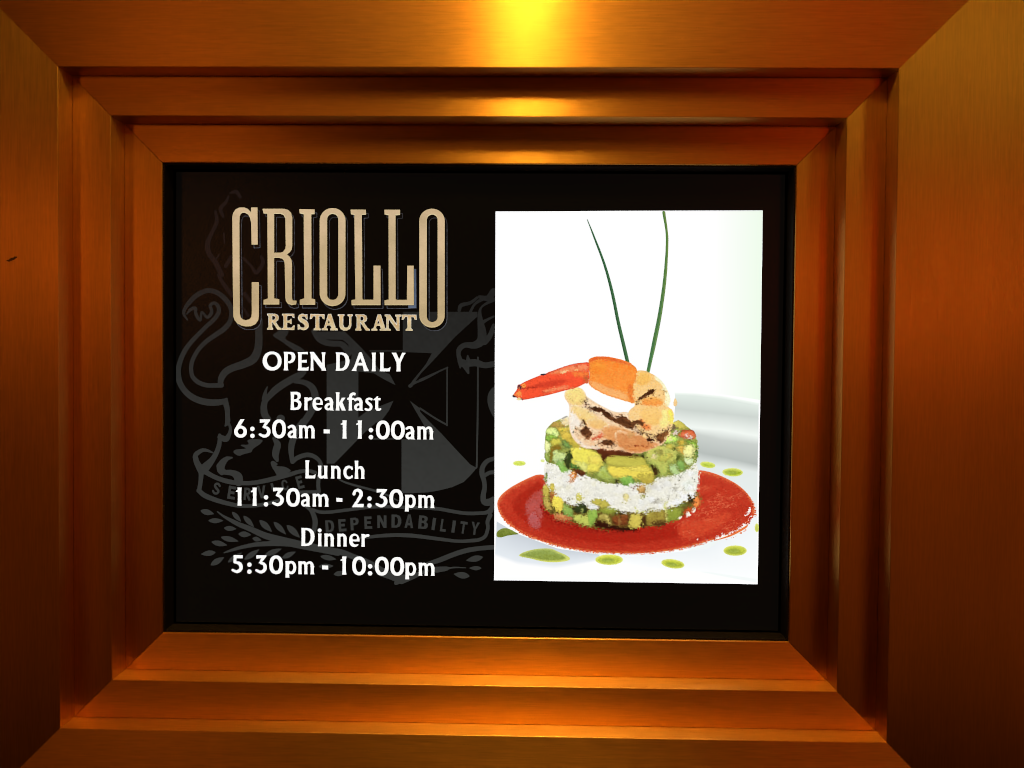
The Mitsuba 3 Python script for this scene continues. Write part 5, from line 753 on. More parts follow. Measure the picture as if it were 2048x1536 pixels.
 ('food_picture__char_mark','k',215,'27965 15421 34 28018 15429 44 25730 14528 46 27505 15370 44 26111 14615 44 27585 15377 16 27354 15307 23 26448 14656 39 26042 14776 43 26809 14882 17 25770 14048 42 26328 14514 51 26534 14732 46 28830 15553 22 27944 15328 52 27103 15216 38 28682 15608 48 25664 14253 19 28837 15805 35 27611 15318 38 26187 14789 51 25690 14139 34 25615 14204 31 26542 14554 43 27093 14848 35 28085 15364 45 25727 14145 34 28761 15680 44 26950 14849 51 29278 15739 50 28428 15561 19 27751 15524 17 26380 14756 38 25914 14730 32 28001 15381 53 26859 14797 44 28416 15746 53 25718 14371 44 25603 14241 43 28386 15598 50 28410 15419 24 28695 15630 42 26556 14788 16 27651 15244 27 29338 15924 24 27228 14865 41 25917 14678 51 28342 15573 52 25783 14111 53 27407 15365 20 27660 15389 33 25738 14360 43 29342 15815 26 28328 15554 34 28685 16050 46 27723 15213 15 25999 14731 29 26274 14699 19 25981 14589 22 27765 15404 43 28518 15734 32 26094 14666 35 28550 15884 47 25982 14748 33 28425 15613 36 28287 15415 30 25683 14296 41 27645 15128 51 28161 15423 31 27129 14820 36 26055 14573 16 26087 14509 37 25474 15967 28 25642 15585 44 25771 16001 23 25580 15461 33 25676 15476 23 25713 16167 48 26064 16419 21 25816 15931 18 25799 16203 43 25928 16360 30 25616 15583 18 25669 16254 40 25674 15343 19 25541 15325 49 25846 16033 32 25625 15630 30 25723 16389 19 25472 15685 40 25598 15419 48 25691 16075 43 25829 16027 29 25734 15782 36 25860 16295 40 25593 15412 34 25741 15723 24 25748 15718 32 25596 15312 14 25713 16201 44 25537 15391 49 25602 15385 32 25854 15873 43 27196 16838 16 27308 16958 45 27447 16681 37 27675 16759 17 26679 16817 27 26492 16735 48 27446 16940 23 27383 17063 30 27654 16747 29 27486 16794 18 26907 16834 27 27432 16819 38 27402 16975 26 29185 14033 25 29290 13824 43 29252 13739 27 28975 14056 38 29933 13458 15 28810 14357 26 28780 14332 31 29733 13647 16 29261 13992 29 29895 13413 16 29254 13999 42 29503 13685 19 29696 13586 39 29006 13952 24 29526 13688 33 29520 13729 15 28844 14247 18 29097 14055 40 29302 13956 35 29554 13671 45 29092 13975 36 29018 14117 28 29056 14188 31 29134 14007 43 29913 13474 30 28741 15840 29 27848 15457 43 28473 15619 31 27861 15287 18 28178 15664 47 27990 15630 43 29231 16078 23 27830 15219 41 27864 15133 23 28063 15554 20 29105 16012 44 28818 15859 22 28466 15420 17 27764 15232 25 29083 15927 31 28469 15446 40 28454 15597 45 27827 15234 17 28015 15467 42 29241 15913 45 27756 15425 37 27941 15193 48 28489 15822 39 28117 15261 18 28304 15534 48 28611 15649 42 27988 15300 51 28948 16150 30 28930 16083 42 27841 15573 26 29365 16201 40 29235 16003 24 28392 15557 44 27893 15454 43 28463 15805 36 28434 15662 35 30567 15876 17 30166 15982 35 30109 16307 43 30528 16026 27 30776 15824 15 30480 16304 38 29751 16373 45 30776 15868 32 30797 15879 20 29511 16212 18 30156 16277 20 30672 15860 39 30123 16159 44 30095 16275 41 30712 15961 14 29540 16207 27 30164 16208 14 30529 16057 25 29763 16316 37 30319 16293 35 30552 15984 26 29669 16340 25 29739 16158 26 30151 16192 16 29653 16331 16 30675 15820 38 30766 15834 42 30186 16226 23 30139 16479 34 29385 16196 23 30701 15939 44 30696 16055 15 29619 16193 34 29732 16255 40 30015 16416 18 30781 15601 25 30696 15943 14 30592 16006 32 30301 16187 14 30249 16546 46 30188 16516 51 30176 16656 33',''),
 ('food_picture__char_mark','k',216,'25934 14503 36 27954 15307 44 27310 14970 38 25741 14358 46 27637 15457 48 28634 15670 25 29357 16047 34 25779 14149 28 27293 14927 45 29418 16031 31 26466 14710 17 27298 15027 25 26225 14748 28 26232 14872 31 29081 16190 52 26303 14675 45 29090 16035 28 29338 15845 22 26296 14762 33 25733 14213 46 26888 14936 41 28398 15522 19 28404 15651 44 27350 15103 41 29101 15882 48 29419 16248 33 27835 15610 16 27096 15060 22 28758 15476 15 25669 14263 34 26630 14741 46 27436 14977 24 28663 15934 14 26662 14740 51 27622 15190 44 27515 15089 51 26383 14611 14 29074 16128 40 26576 14490 16 27007 14972 46 28766 15515 29 29177 15635 26 26740 14700 29 29130 15954 37 28511 15785 45 25823 14364 27 29298 16081 33 25832 14621 52 26664 15071 38 29162 15826 24 27814 15361 40 27489 15120 41 27971 15400 14 25903 14569 16 26416 14869 16 28201 15513 48 26265 14796 17 28864 15571 46 29243 16119 25 28623 15885 32 27367 15205 18 25680 14135 37 25706 14442 32 26298 14691 46 27306 15040 36 29109 15601 27 25439 14260 16 26742 14713 50 25750 14224 45 29322 15917 17 25983 14600 52 29187 16121 51 26920 15045 14 29069 15966 30 26997 15029 48 25945 14574 29 25832 14406 52 27683 15054 24 26332 14532 39 25720 16250 16 25532 15504 34 25452 15568 37 25879 16184 32 25705 15926 32 25852 16252 22 25620 15840 35 25635 16390 40 25660 15484 17 25555 16008 26 25934 16245 41 25596 15981 40 25598 15482 46 25823 16354 49 25765 16325 25 25649 15537 47 25803 16450 39 25592 15384 25 25797 16132 39 25672 15447 40 25455 15470 24 25665 15379 38 25486 15428 45 25588 15974 28 25685 15644 33 25684 15834 36 25816 15856 16 26114 16245 20 25613 15684 38 25534 15982 47 25740 15630 32 25665 15963 30 25520 15451 20 25703 15870 46 26877 16678 42 26734 16761 24 26829 16780 26 27067 16835 43 27385 16851 32 27434 16750 32 27315 16901 48 26553 16703 23 27015 16782 36 27607 16914 45 26860 16744 38 27512 16849 42 26690 16668 33 27398 16993 27 27258 16677 18 26781 16787 19 26683 16810 36 27027 16747 40 26717 16891 44 27406 16834 39 27148 16704 42 29186 13929 34 29785 13516 33 29531 13803 16 29018 14312 34 28936 14112 16 29077 14007 39 29769 13408 28 29551 13640 23 29203 13950 39 29194 13878 31 28927 14323 35 29153 13834 43 29829 13461 23 29059 13964 18 29445 13650 34 29627 13706 19 29752 13550 32 28820 14198 45 29318 13926 32 29371 13753 29 29419 13895 42 29268 13870 20 29645 13445 31 29811 13491 18 28822 14248 16 29114 14023 24 28347 15454 39 29125 16018 31 27738 15328 48 29008 16188 17 28828 16002 42 27872 15356 34 28320 15527 43 28167 15358 37 29198 16113 30 28940 15905 27 28128 15628 32 28900 15822 17 27611 15319 14 28220 15797 43 28453 15744 23 29008 15958 40 29061 16047 26 27934 15500 18 28226 15472 33 27799 15217 34 28940 16053 14 28454 15849 28 29066 16093 26 28384 15862 41 28618 15806 31 28696 15883 21 28428 15767 50 28759 15961 19 28167 15386 15 29036 15974 18 29129 15801 31 28931 15883 23 28845 15915 14 30380 15985 19 29677 16233 36 30850 15822 32 29966 16303 33 30131 16414 35 29742 16214 35 30454 15973 30 30659 16055 27 29909 16376 25 30249 16164 20 30685 15766 22 30281 16355 26 30449 16075 36 30093 16134 18 30416 15991 25 30134 16274 24 30645 15916 27 30738 15883 27 30695 15768 18 30328 16071 27 30706 15680 21 29867 16230 28 30019 16334 44 29885 16299 28 29484 16172 42 29632 16159 25 30341 16233 40 30848 15945 41 29874 16507 41 30524 15984 19 29617 16149 19 30182 16428 24 30131 16210 40 29848 16313 30 30188 16135 16 30160 16196 35 29703 16191 43 29744 16126 36 30230 15930 37 30395 16747 34 30255 16671 54 30299 16622 54',''),
 ('food_picture__char_mark','k',217,'25546 14148 16 24585 13897 19 25588 14160 36 24759 14027 23 25477 14201 38 24737 14088 27 25449 14206 30 24702 13921 27 25149 14398 24',''),
 ('food_picture__char_mark','k',218,'25569 14253 36 25265 14252 25 25374 14226 33 24900 14147 39 25446 14266 40 24916 14227 23 24672 13970 18 24611 13901 24 24935 14231 33 25252 14206 22',''),
 ('food_picture__char_mark','k',219,'25579 14104 31 24617 13871 25 24978 14248 29 25163 14319 24 24563 13946 27 25521 14262 28 24889 14211 14',''),
 ('food_picture__char_mark','k',220,'25227 16164 33 25389 16311 40 25398 15754 41 25276 16229 27 25175 16026 17 25216 16175 35 25140 15897 21 25382 16288 16 25327 16301 30 25420 16103 36 25130 16218 33 24997 16039 19 25350 15912 38 25015 15852 32 25095 15741 30 25265 16072 24',''),
 ('food_picture__char_mark','k',221,'25103 15822 19 25114 15723 31 25280 16287 27 25461 16155 19 25181 16059 18 25049 15815 32 25196 15938 26 25156 15940 24 25160 16085 26 25143 16328 22 25431 16139 35 25089 15918 29 25060 15757 19',''),
 ('food_picture__char_mark','k',222,'25359 16023 32 25377 16363 20 25232 15961 26 25102 15854 27 25165 15905 37 25295 16309 39 25238 15874 42 25164 15966 35 25023 15871 30 25337 16135 35 25125 16207 19',''),
 ('food_picture__char_mark','k',223,'29507 13975 17 30237 13759 35 30023 13853 16 29553 14113 23 29579 14090 27 29971 13932 25 29277 14272 30 29610 14182 32 29454 14199 35 29205 14166 31 29379 14359 20 29578 14099 14 30036 13801 16',''),
 ('food_picture__char_mark','k',224,'29092 14362 40 30475 13517 25 29557 14077 41 29662 14050 20 30155 13801 40 29754 14006 27 29607 14151 16 30117 13861 24 29425 14114 37 30419 13708 37 30414 13691 14 30171 13775 34 30361 13533 32',''),
 ('food_picture__char_mark','s',225,'30219 13423 22 30436 13502 38 30572 13582 32 30614 13690 16',''),
 ('food_picture__char_mark','p',226,'25429 16745 25427 16760 25421 16774 25412 16785 25400 16792 25386 16795 25373 16792 25361 16785 25351 16775 25345 16761 25342 16746 25344 16731 25350 16717 25360 16706 25372 16699 25385 16696 25399 16699 25411 16706 25421 16716 25427 16730',''),
 ('food_picture__char_mark','p',227,'25007 16096 25005 16120 24998 16141 24987 16158 24974 16169 24959 16173 24944 16169 24930 16159 24919 16142 24912 16121 24909 16097 24911 16074 24918 16052 24929 16035 24942 16024 24957 16020 24972 16024 24986 16035 24997 16051 25004 16073',''),]
MOTTO = [('S', np.float64(24.75), np.float64(30.89), np.float64(195.05), np.float64(202.91), 14), ('E', np.float64(34.58), np.float64(40.47), np.float64(197.14), np.float64(205.74), 9), ('R', np.float64(44.89), np.float64(49.8), np.float64(198.4), np.float64(206.35), 4), ('V', np.float64(53.23), np.float64(59.12), np.float64(196.68), np.float64(204.78), -5), ('I', np.float64(61.78), np.float64(64.11), np.float64(195.01), np.float64(199.7), -12), ('C', np.float64(68.11), np.float64(73.41), np.float64(192.88), np.float64(199.61), -14), ('E', np.float64(77.28), np.float64(83.19), np.float64(190.12), np.float64(198.69), -16), ('D', np.float64(96.0), np.float64(101.91), np.float64(217.69), np.float64(225.44), -5), ('E', np.float64(104.15), np.float64(109.44), np.float64(216.98), np.float64(224.93), -5), ('P', np.float64(111.68), np.float64(117.38), np.float64(216.07), np.float64(224.02), -4), ('E', np.float64(120.43), np.float64(125.52), np.float64(215.16), np.float64(223.09), -3), ('N', np.float64(128.57), np.float64(134.46), np.float64(214.44), np.float64(222.37), -1), ('D', np.float64(137.51), np.float64(143.61), np.float64(213.84), np.float64(222.05), 0), ('A', np.float64(145.64), np.float64(151.32), np.float64(213.63), np.float64(222.16), 2), ('B', np.float64(154.12), np.float64(160.62), np.float64(214.21), np.float64(222.73), 5), ('I', np.float64(162.45), np.float64(165.29), np.float64(215.47), np.float64(223.38), 8), ('L', np.float64(167.73), np.float64(172.19), np.float64(216.21), np.float64(224.32), 8), ('I', np.float64(174.83), np.float64(177.67), np.float64(216.95), np.float64(224.85), 8), ('T', np.float64(179.7), np.float64(184.97), np.float64(217.48), np.float64(225.38), 8), ('Y', np.float64(186.59), np.float64(192.46), np.float64(217.8), np.float64(226.1), 7)]

# crest tones: upper, lower
CREST = ((13, 11, 11), (54, 55, 53), 0.12, 0.4)
CREST_DIM = ((21, 14, 13), (30, 24, 23), 0.1, 0.4)
BLACK = ((9, 8, 7), (9, 8, 7), 0.0, 0.4)


def nums(s):
    return [float(x) / 100 for x in s.split()]


def draw(prefix):
    for part, kind, style, a, b in SHAPES:
        if not part.startswith(prefix):
            continue
        key = "display_screen__" + part
        if part.startswith("crest"):
            sty = {-1: CREST, -2: CREST_DIM, -3: BLACK}[style]
            grad = "crest" if style == -1 else "flat"
        else:
            c = STYLES[style]
            sty, grad = (c[0], c[1], c[2], c[3]), "v"
        n = nums(a)
        if kind == "s":
            g = stroke([n[i:i + 3] for i in range(0, len(n), 3)])
            put(key, g, sty, grad)
        elif kind == "p":
            pts = [n[i:i + 2] for i in range(0, len(n), 2)]
            sharp = "shield" in part or part == "food_picture" or style == -3
            word = part.split("__")[-1].rstrip("_0123456789")
            if word == "char_mark":
                pts = ragged(pts, 0.22, 0.45, len(n) + int(n[0] * 100))
            elif word in ("avocado_piece", "tomato_bit", "herb_leaf"):
                pts = ragged(smooth_poly(pts, 2, 0.14), 0.13, 0.25, int(n[0] * 100))
            elif not sharp and len(pts) > 3:
                pts = smooth_poly(pts, 1 if len(pts) < 6 else 2)
            g = valid(pts)
            if b != "":                      # a tone that melts into the one it lies on
                c = STYLES[b]
                w = min(1.5, 0.30 * math.sqrt(max(g.area, 0.01)))
                for i in range(6):
                    f = (i + 1) / 6
                    mixed = (tuple(x + (y - x) * f for x, y in zip(c[0], sty[0])), tuple(x + (y - x) * f for x, y in zip(c[1], sty[1])), sty[2], sty[3])
                    h = g.buffer(w * (0.5 - f))
                    for j, piece in enumerate(getattr(h, "geoms", [h])):
                        if piece.area > 0.02:
                            rag = ragged(list(piece.exterior.coords)[:-1], 0.10, 0.35, int(n[0] * 100) + i * 7 + j)
                            put(key, valid(rag), mixed, grad)
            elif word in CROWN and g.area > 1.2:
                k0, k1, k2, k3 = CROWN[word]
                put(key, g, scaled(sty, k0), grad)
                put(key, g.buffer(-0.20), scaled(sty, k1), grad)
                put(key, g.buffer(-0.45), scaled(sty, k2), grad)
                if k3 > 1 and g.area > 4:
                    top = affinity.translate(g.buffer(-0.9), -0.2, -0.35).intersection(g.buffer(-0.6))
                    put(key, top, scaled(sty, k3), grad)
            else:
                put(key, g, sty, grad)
        elif kind == "k":                    # small irregular flecks
            rk = random.Random(style * 7 + len(n))
            for i in range(0, len(n), 3):
                x, y, r = n[i:i + 3]
                m, a0, fl = rk.randint(5, 7), rk.uniform(0, 6.28), rk.uniform(0.55, 1.0)
                pts = [(x + r * rk.uniform(0.6, 1.15) * math.cos(a0 + 6.283 * j / m), y + fl * r * rk.uniform(0.6, 1.15) * math.sin(a0 + 6.283 * j / m)) for j in range(m)]
                put(key, valid(pts), sty, grad)
        else:                                # a band between two curves, tone running across it
            A = np.array([n[i:i + 2] for i in range(0, len(n), 2)])
            m = nums(b)
            B = np.array([m[i:i + 2] for i in range(0, len(m), 2)])
            t = np.linspace(0, 1, 24)
            ta = np.linspace(0, 1, len(A))
            A = np.stack([np.interp(t, ta, A[:, 0]), np.interp(t, ta, A[:, 1])], 1)
            ta = np.linspace(0, 1, len(B))
            B = np.stack([np.interp(t, ta, B[:, 0]), np.interp(t, ta, B[:, 1])], 1)
            v = np.vstack([A, B])
            k = tone(*sty)
            f = [[i, i + 1, i + 25] for i in range(23)] + [[i, i + 25, i + 24] for i in range(23)]
            LAYER[0] += 1
            parts.setdefault(key, []).append((v, np.array(f), np.stack([np.full(48, k + 0.5), np.r_[np.zeros(24), np.ones(24)]], 1), LAYER[0]))


draw("crest")

# ---- lettering. Glyphs in units of 1/100 cap height, baseline 0, up positive
def P_(*pts):
    return valid(pts)


def stem(x0, x1, y0=0, y1=100, flare=2.6):
    """An upright with slightly flared ends."""
    m = (y0 + y1) / 2
    q = (y1 - y0) * 0.24
    L = [(x0 - flare, y0), (x0 - flare * .35, y0 + q * .6), (x0, m), (x0 - flare * .35, y1 - q * .6), (x0 - flare, y1)]
    Rr = [(x1 + flare, y1), (x1 + flare * .35, y1 - q * .6), (x1, m), (x1 + flare * .35, y0 + q * .6), (x1 + flare, y0)]
    return valid(L + Rr)


def ell(cx, cy, rx, ry, p=2.0, n=48):
    t = np.linspace(0, 2 * np.pi, n, endpoint=False)
    c, s = np.cos(t), np.sin(t)
    return valid(np.stack([cx + rx * np.sign(c) * abs(c) ** (2 / p), cy + ry * np.sign(s) * abs(s) ** (2 / p)], 1))


def br(*pts):
    return stroke(pts, 7)


def U(*g):
    return unary_union(g)


def tilt(g, deg):
    return affinity.rotate(g, deg, origin="centroid")


GL = {}
GL["O"] = ell(51, 50, 51.5, 51.5, 2.1).difference(tilt(ell(52.5, 52, 29, 34.5, 2.1), 8))
GL["P"] = U(stem(4, 24), P_((20, 100), (42, 100), (55, 96), (63, 86), (65, 73), (62, 57), (52, 44), (36, 38.5), (26, 40), (24, 52)).difference(P_((25, 88), (34, 88), (42, 82), (45, 71), (42, 59), (34, 51), (25, 51))))
GL["E"] = U(stem(3, 22), P_((18, 100), (55, 101), (56, 86), (50, 88.5), (18, 88)), P_((18, 57), (44, 58), (50, 60), (50, 40), (44, 42.5), (18, 42)), P_((18, 17), (46, 16), (57, 21), (62, 24), (58, 0), (18, 0)))
GL["N"] = U(stem(7, 20, flare=3.4), stem(68, 82, flare=4.2), P_((0, 101), (23, 101), (70, 38), (88, 12), (90, 0), (70, 0), (28, 54), (8, 80)))
GL["D"] = U(stem(3, 22), P_((18, 100), (36, 100), (56, 94), (70, 79), (75.5, 55), (72, 32), (60, 12), (42, 2), (24, 0), (18, 8)).difference(P_((23, 87), (33, 87), (45, 80), (52, 66), (53, 50), (50, 32), (43, 20), (33, 14), (23, 14))))
GL["A"] = P_((41, 100), (50, 103), (56, 100), (84, 22), (95, 0), (67, 0), (65, 10), (60, 30), (33, 30), (27, 12), (28, 0), (0, 0), (14, 24)).difference(P_((47.5, 69), (58, 45), (37, 45)))
GL["I"] = stem(4, 22)
GL["L"] = U(stem(4, 22), P_((18, 17), (42, 15.5), (53, 20), (60, 25), (56, 0), (18, 0)))
GL["Y"] = U(stem(28, 48, 0, 48), P_((0, 100), (25, 101), (41, 66), (57, 101), (78, 100), (68, 88), (48, 44), (28, 44), (9, 86)))
GL["B"] = U(stem(3, 20), P_((16, 100), (38, 100), (53, 94), (58.5, 80), (54, 64), (44, 55), (56, 49), (62, 34), (58, 14), (46, 3), (28, 0), (16, 0)).difference(P_((20, 85), (32, 85), (39, 79), (40, 71), (36, 63), (28, 60), (20, 60)).union(P_((20, 46), (32, 45), (41, 39), (43, 29), (39, 19), (30, 14), (20, 14)))))
GL["r"] = U(stem(3, 20, 0, 71, 2), br((16, 50, 10), (26, 60, 15), (38, 63, 16)), P_((34, 71), (43, 70), (41, 54), (34, 56)))
GL["e"] = U(ell(29, 35, 29, 37, 2.1).difference(ell(31, 49, 12.5, 10.5, 2.4)).difference(P_((22, 30), (60, 30), (62, 17), (46, 14), (34, 13), (26, 17), (20, 25))), P_((20, 40), (56, 40), (57, 29), (19, 30)))
GL["a"] = U(br((6, 58, 14), (16, 64, 15), (29, 63, 18), (36, 52, 19), (37, 38, 18)), stem(29, 46, 0, 48, 2), br((36, 36, 12), (20, 34, 14), (9, 25, 16), (8, 14, 15), (17, 6, 13), (30, 10, 12)), P_((44, 6), (54, 0), (40, -1)))
GL["k"] = U(stem(3, 20, 0, 100, 2), P_((16, 36), (34, 70), (55, 71), (38, 46), (57, 0), (34, 0), (20, 30)))
GL["f"] = U(stem(9, 26, 0, 74, 2), br((17, 68, 17), (20, 84, 17), (31, 92, 16), (40, 92, 14)), P_((36, 99), (46, 97), (43, 82), (36, 85)), P_((0, 70), (40, 70), (40, 58), (0, 58)))
GL["s"] = br((35, 63, 13), (24, 66, 13), (11, 61, 14), (9, 51, 15), (18, 41, 17), (29, 32, 17), (33, 20, 16), (27, 8, 14), (15, 5, 13), (4, 9, 14))
GL["t"] = U(stem(12, 29, 10, 62, 1), P_((0, 60), (14, 72), (22, 80), (29, 80), (28, 71), (43, 71), (42, 58), (2, 58)), br((20, 22, 17), (24, 9, 17), (34, 7, 14), (41, 11, 10)))
GL["u"] = U(stem(4, 21, 12, 71, 2), br((12.5, 24, 17), (15, 10, 16), (26, 7, 14), (38, 14, 12)), stem(37, 54, 0, 71, 2), P_((50, 8), (60, 0), (46, 0)))
GL["n"] = U(stem(4, 21, 0, 71, 2), br((16, 54, 10), (27, 63, 14), (38, 62, 17), (46, 50, 18), (47, 38, 17)), stem(38, 55, 0, 46, 2))
GL["c"] = ell(29, 35.5, 29, 37, 2.1).difference(ell(34, 35.5, 17, 23, 2.1)).difference(P_((40, 48), (64, 62), (64, 8), (40, 22))).union(P_((38, 58), (50, 70), (53, 50), (46, 48))).union(P_((38, 12), (51, 3), (53, 20), (44, 20)))
GL["h"] = U(stem(4, 21, 0, 100, 2), br((16, 54, 10), (27, 63, 14), (38, 62, 17), (46, 50, 18), (47, 38, 17)), stem(38, 55, 0, 46, 2))
GL["i"] = U(stem(3, 20, 0, 71, 2), ell(11, 87, 11, 11))
GL["p"] = U(stem(4, 23, -20, 71, 2), ell(35, 35.5, 27, 36.5, 2.1).difference(ell(33, 36, 12, 22, 2.1)))
GL["m"] = U(stem(4, 21, 0, 71, 2), br((16, 54, 10), (26, 63, 13), (37, 62, 16), (43, 50, 17), (43.5, 38, 16)), stem(36, 52, 0, 46, 1.6), br((47, 54, 10), (59, 63, 13), (71, 62, 16), (78, 50, 18), (79, 38, 17)), stem(71, 88, 0, 46, 3))
GL["6"] = U(ell(35, 32, 35.5, 33.5).difference(ell(35.5, 33, 15, 16)), P_((4, 48), (34, 100), (58, 101), (32, 60), (14, 44)))
GL["3"] = U(P_((5, 101), (62, 101), (60, 92), (36, 62), (18, 56), (32, 84), (5, 80)), br((30, 58, 14), (44, 54, 17), (53, 42, 20), (53, 27, 20), (44, 14, 18), (28, 9, 17), (12, 15, 15), (6, 18, 14)))
GL["0"] = ell(38, 49.5, 38, 51.5, 2.25).difference(ell(38, 49.5, 17, 33, 2.25))
GL["1"] = U(stem(12, 31, 0, 100, 2.5), P_((31, 102), (0, 80), (2, 74), (14, 76), (16, 90)))
GL["2"] = U(br((12, 72, 18), (18, 87, 16), (32, 92, 17), (46, 86, 20), (51, 72, 21), (46, 57, 19), (34, 40, 16)), P_((0, 0), (64, 0), (67, 19), (30, 18), (52, 48), (38, 52), (22, 34)))
GL["5"] = U(P_((9, 100), (60, 100), (59, 82), (26, 82), (24, 62), (8, 56)), br((14, 60, 12), (28, 58, 16), (42, 53, 19), (49, 40, 21), (49, 28, 20), (42, 16, 19), (28, 9, 17), (13, 13, 15), (5, 17, 15)))
GL[":"] = U(ell(0, 48, 12.5, 12.5), ell(0, 10, 12.5, 12.5))
GL["-"] = P_((0, 50), (34, 49), (34, 27), (1, 28))

# slab serif capitals for the second line of the name
def serif(x0, x1, y0, y1=None, up=True):
    return P_((x0, y0), (x1, y0), (x1, y0 + (9 if up else -9)), (x0, y0 + (9 if up else -9)))


def sstem(x0, x1, l=9, r=9, top=True, bottom=True):
    g = [P_((x0, 0), (x1, 0), (x1, 100), (x0, 100))]
    for ok, y, s in ((bottom, 0, 1), (top, 100, -1)):
        if ok:
            g.append(P_((x0 - l, y), (x1 + r, y), (x1 + r, y + 8 * s), (x1 + 2, y + 12 * s), (x1, y + 18 * s), (x0, y + 18 * s), (x0 - 2, y + 12 * s), (x0 - l, y + 8 * s)))
    return U(*g)


SG = {}
SG["R"] = U(sstem(10, 31, r=6), P_((28, 100), (55, 99), (70, 90), (74, 75), (69, 60), (55, 51), (28, 49)).difference(P_((31, 88), (45, 88), (52, 82), (53, 73), (49, 64), (42, 61), (31, 61))), P_((32, 54), (52, 52), (78, 14), (92, 7), (92, 0), (68, 0), (36, 46)))
SG["E"] = U(sstem(10, 31, r=2), P_((28, 100), (76, 100), (78, 76), (69, 78), (64, 89), (28, 90)), P_((28, 57), (48, 57), (56, 68), (60, 68), (60, 38), (55, 38), (48, 46), (28, 46)), P_((28, 11), (62, 12), (72, 26), (81, 27), (77, 0), (28, 0)))
SG["S"] = U(br((54, 84, 9), (40, 93, 12), (22, 90, 18), (14, 76, 22), (24, 62, 24), (44, 50, 26), (57, 34, 24), (55, 16, 20), (36, 6, 13), (16, 12, 10)), P_((52, 98), (61, 98), (62, 68), (55, 70), (50, 84)), P_((2, 2), (11, 4), (18, 14), (10, 32), (2, 34)))
SG["T"] = U(sstem(33, 55, 10, 10, top=False), P_((0, 100), (88, 100), (90, 70), (80, 72), (72, 88), (16, 88), (8, 72), (-2, 70)))
SG["A"] = U(P_((38, 101), (56, 101), (86, 10), (60, 10), (53, 30), (30, 30), (22, 10), (11, 10)).difference(P_((42, 70), (50, 42), (33, 42))), P_((-2, 0), (34, 0), (34, 8), (24, 12), (8, 12), (-2, 8)), P_((52, 0), (98, 0), (98, 8), (88, 12), (62, 12), (52, 8)))
SG["U"] = U(P_((0, 100), (40, 100), (40, 92), (32, 88), (32, 34), (38, 20), (50, 14), (64, 18), (72, 34), (72, 88), (62, 92), (62, 100), (94, 100), (94, 92), (84, 88), (84, 30), (76, 10), (56, -1), (36, -1), (18, 8), (10, 26), (10, 88), (0, 92)))
SG["N"] = U(P_((0, 100), (32, 100), (76, 36), (76, 88), (66, 92), (66, 100), (104, 100), (104, 92), (92, 88), (92, 0), (78, 0), (24, 74), (24, 12), (36, 8), (36, 0), (0, 0), (0, 8), (11, 12), (11, 86), (0, 92)))

# plain capitals for the motto
def bars(*b):
    return U(*[LineString(x).buffer(10.5, cap_style="flat", join_style="mitre") if len(x) == 2 else LineString(x).buffer(10.5, cap_style="flat") for x in b])


MG = {
    "S": br((60, 78, 19), (44, 91, 20), (22, 88, 20), (14, 72, 21), (30, 55, 22), (52, 42, 22), (60, 26, 21), (46, 10, 20), (24, 10, 20), (8, 24, 19)),
    "E": bars([(16, 0), (16, 100)], [(16, 89), (66, 89)], [(16, 51), (58, 51)], [(16, 11), (68, 11)]),
    "R": U(bars([(14, 0), (14, 100)], [(34, 46), (64, 0)]), P_((14, 100), (44, 100), (62, 92), (68, 72), (60, 50), (40, 42), (14, 42)).difference(P_((24, 82), (40, 82), (48, 72), (40, 60), (24, 60)))),
    "V": P_((0, 100), (23, 100), (40, 34), (58, 100), (80, 100), (50, 0), (28, 0)),
    "I": bars([(11, 0), (11, 100)]),
    "C": ell(40, 50, 40, 52, 2.2).difference(ell(42, 50, 20, 33, 2.2)).difference(P_((44, 62), (90, 66), (90, 34), (44, 38))),
    "D": P_((4, 100), (36, 100), (58, 90), (68, 66), (68, 36), (58, 10), (36, 0), (4, 0)).difference(P_((25, 82), (36, 82), (46, 68), (46, 34), (36, 18), (25, 18))),
    "P": U(bars([(14, 0), (14, 100)]), P_((14, 100), (44, 100), (62, 90), (66, 70), (58, 48), (40, 40), (14, 40)).difference(P_((25, 82), (38, 82), (45, 71), (38, 58), (25, 58)))),
    "N": U(bars([(13, 0), (13, 100)], [(65, 0), (65, 100)]), P_((3, 100), (26, 100), (75, 0), (52, 0))),
    "A": P_((28, 100), (52, 100), (80, 0), (57, 0), (53, 20), (27, 20), (23, 0), (0, 0)).difference(P_((40, 76), (48, 38), (32, 38))),
    "B": P_((4, 100), (42, 100), (60, 92), (64, 74), (54, 54), (68, 40), (68, 20), (58, 4), (40, 0), (4, 0)).difference(P_((25, 83), (38, 83), (44, 73), (38, 62), (25, 62))).difference(P_((25, 44), (40, 44), (47, 31), (40, 17), (25, 17))),
    "L": bars([(14, 0), (14, 100)], [(14, 11), (64, 11)]),
    "T": bars([(0, 89), (76, 89)], [(38, 0), (38, 100)]),
    "Y": U(P_((0, 100), (24, 100), (40, 62), (56, 100), (80, 100), (50, 44), (50, 0), (29, 0), (29, 44))),
}
for n_letter, (ch, u0, u1, v0, v1, deg) in enumerate(MOTTO):
    g = MG[ch]
    a, b, c, d = g.bounds
    g = affinity.translate(g, -(a + c) / 2, -(b + d) / 2)
    w, h = (u1 - u0), (v1 - v0)
    rot = math.radians(abs(deg))
    hh_ = h / (math.cos(rot) + 0.35 * math.sin(rot))
    ww_ = max((w - hh_ * math.sin(rot) * 0.8), 0.45 * w if ch != "I" else 0.6)
    g = affinity.scale(g, ww_ / (c - a), -hh_ / 100, origin=(0, 0))
    g = affinity.rotate(g, deg, origin=(0, 0))
    put("display_screen__crest__motto_word" + ("" if n_letter < 7 else "_001"), affinity.translate(g, (u0 + u1) / 2, (v0 + v1) / 2), CREST, "crest")

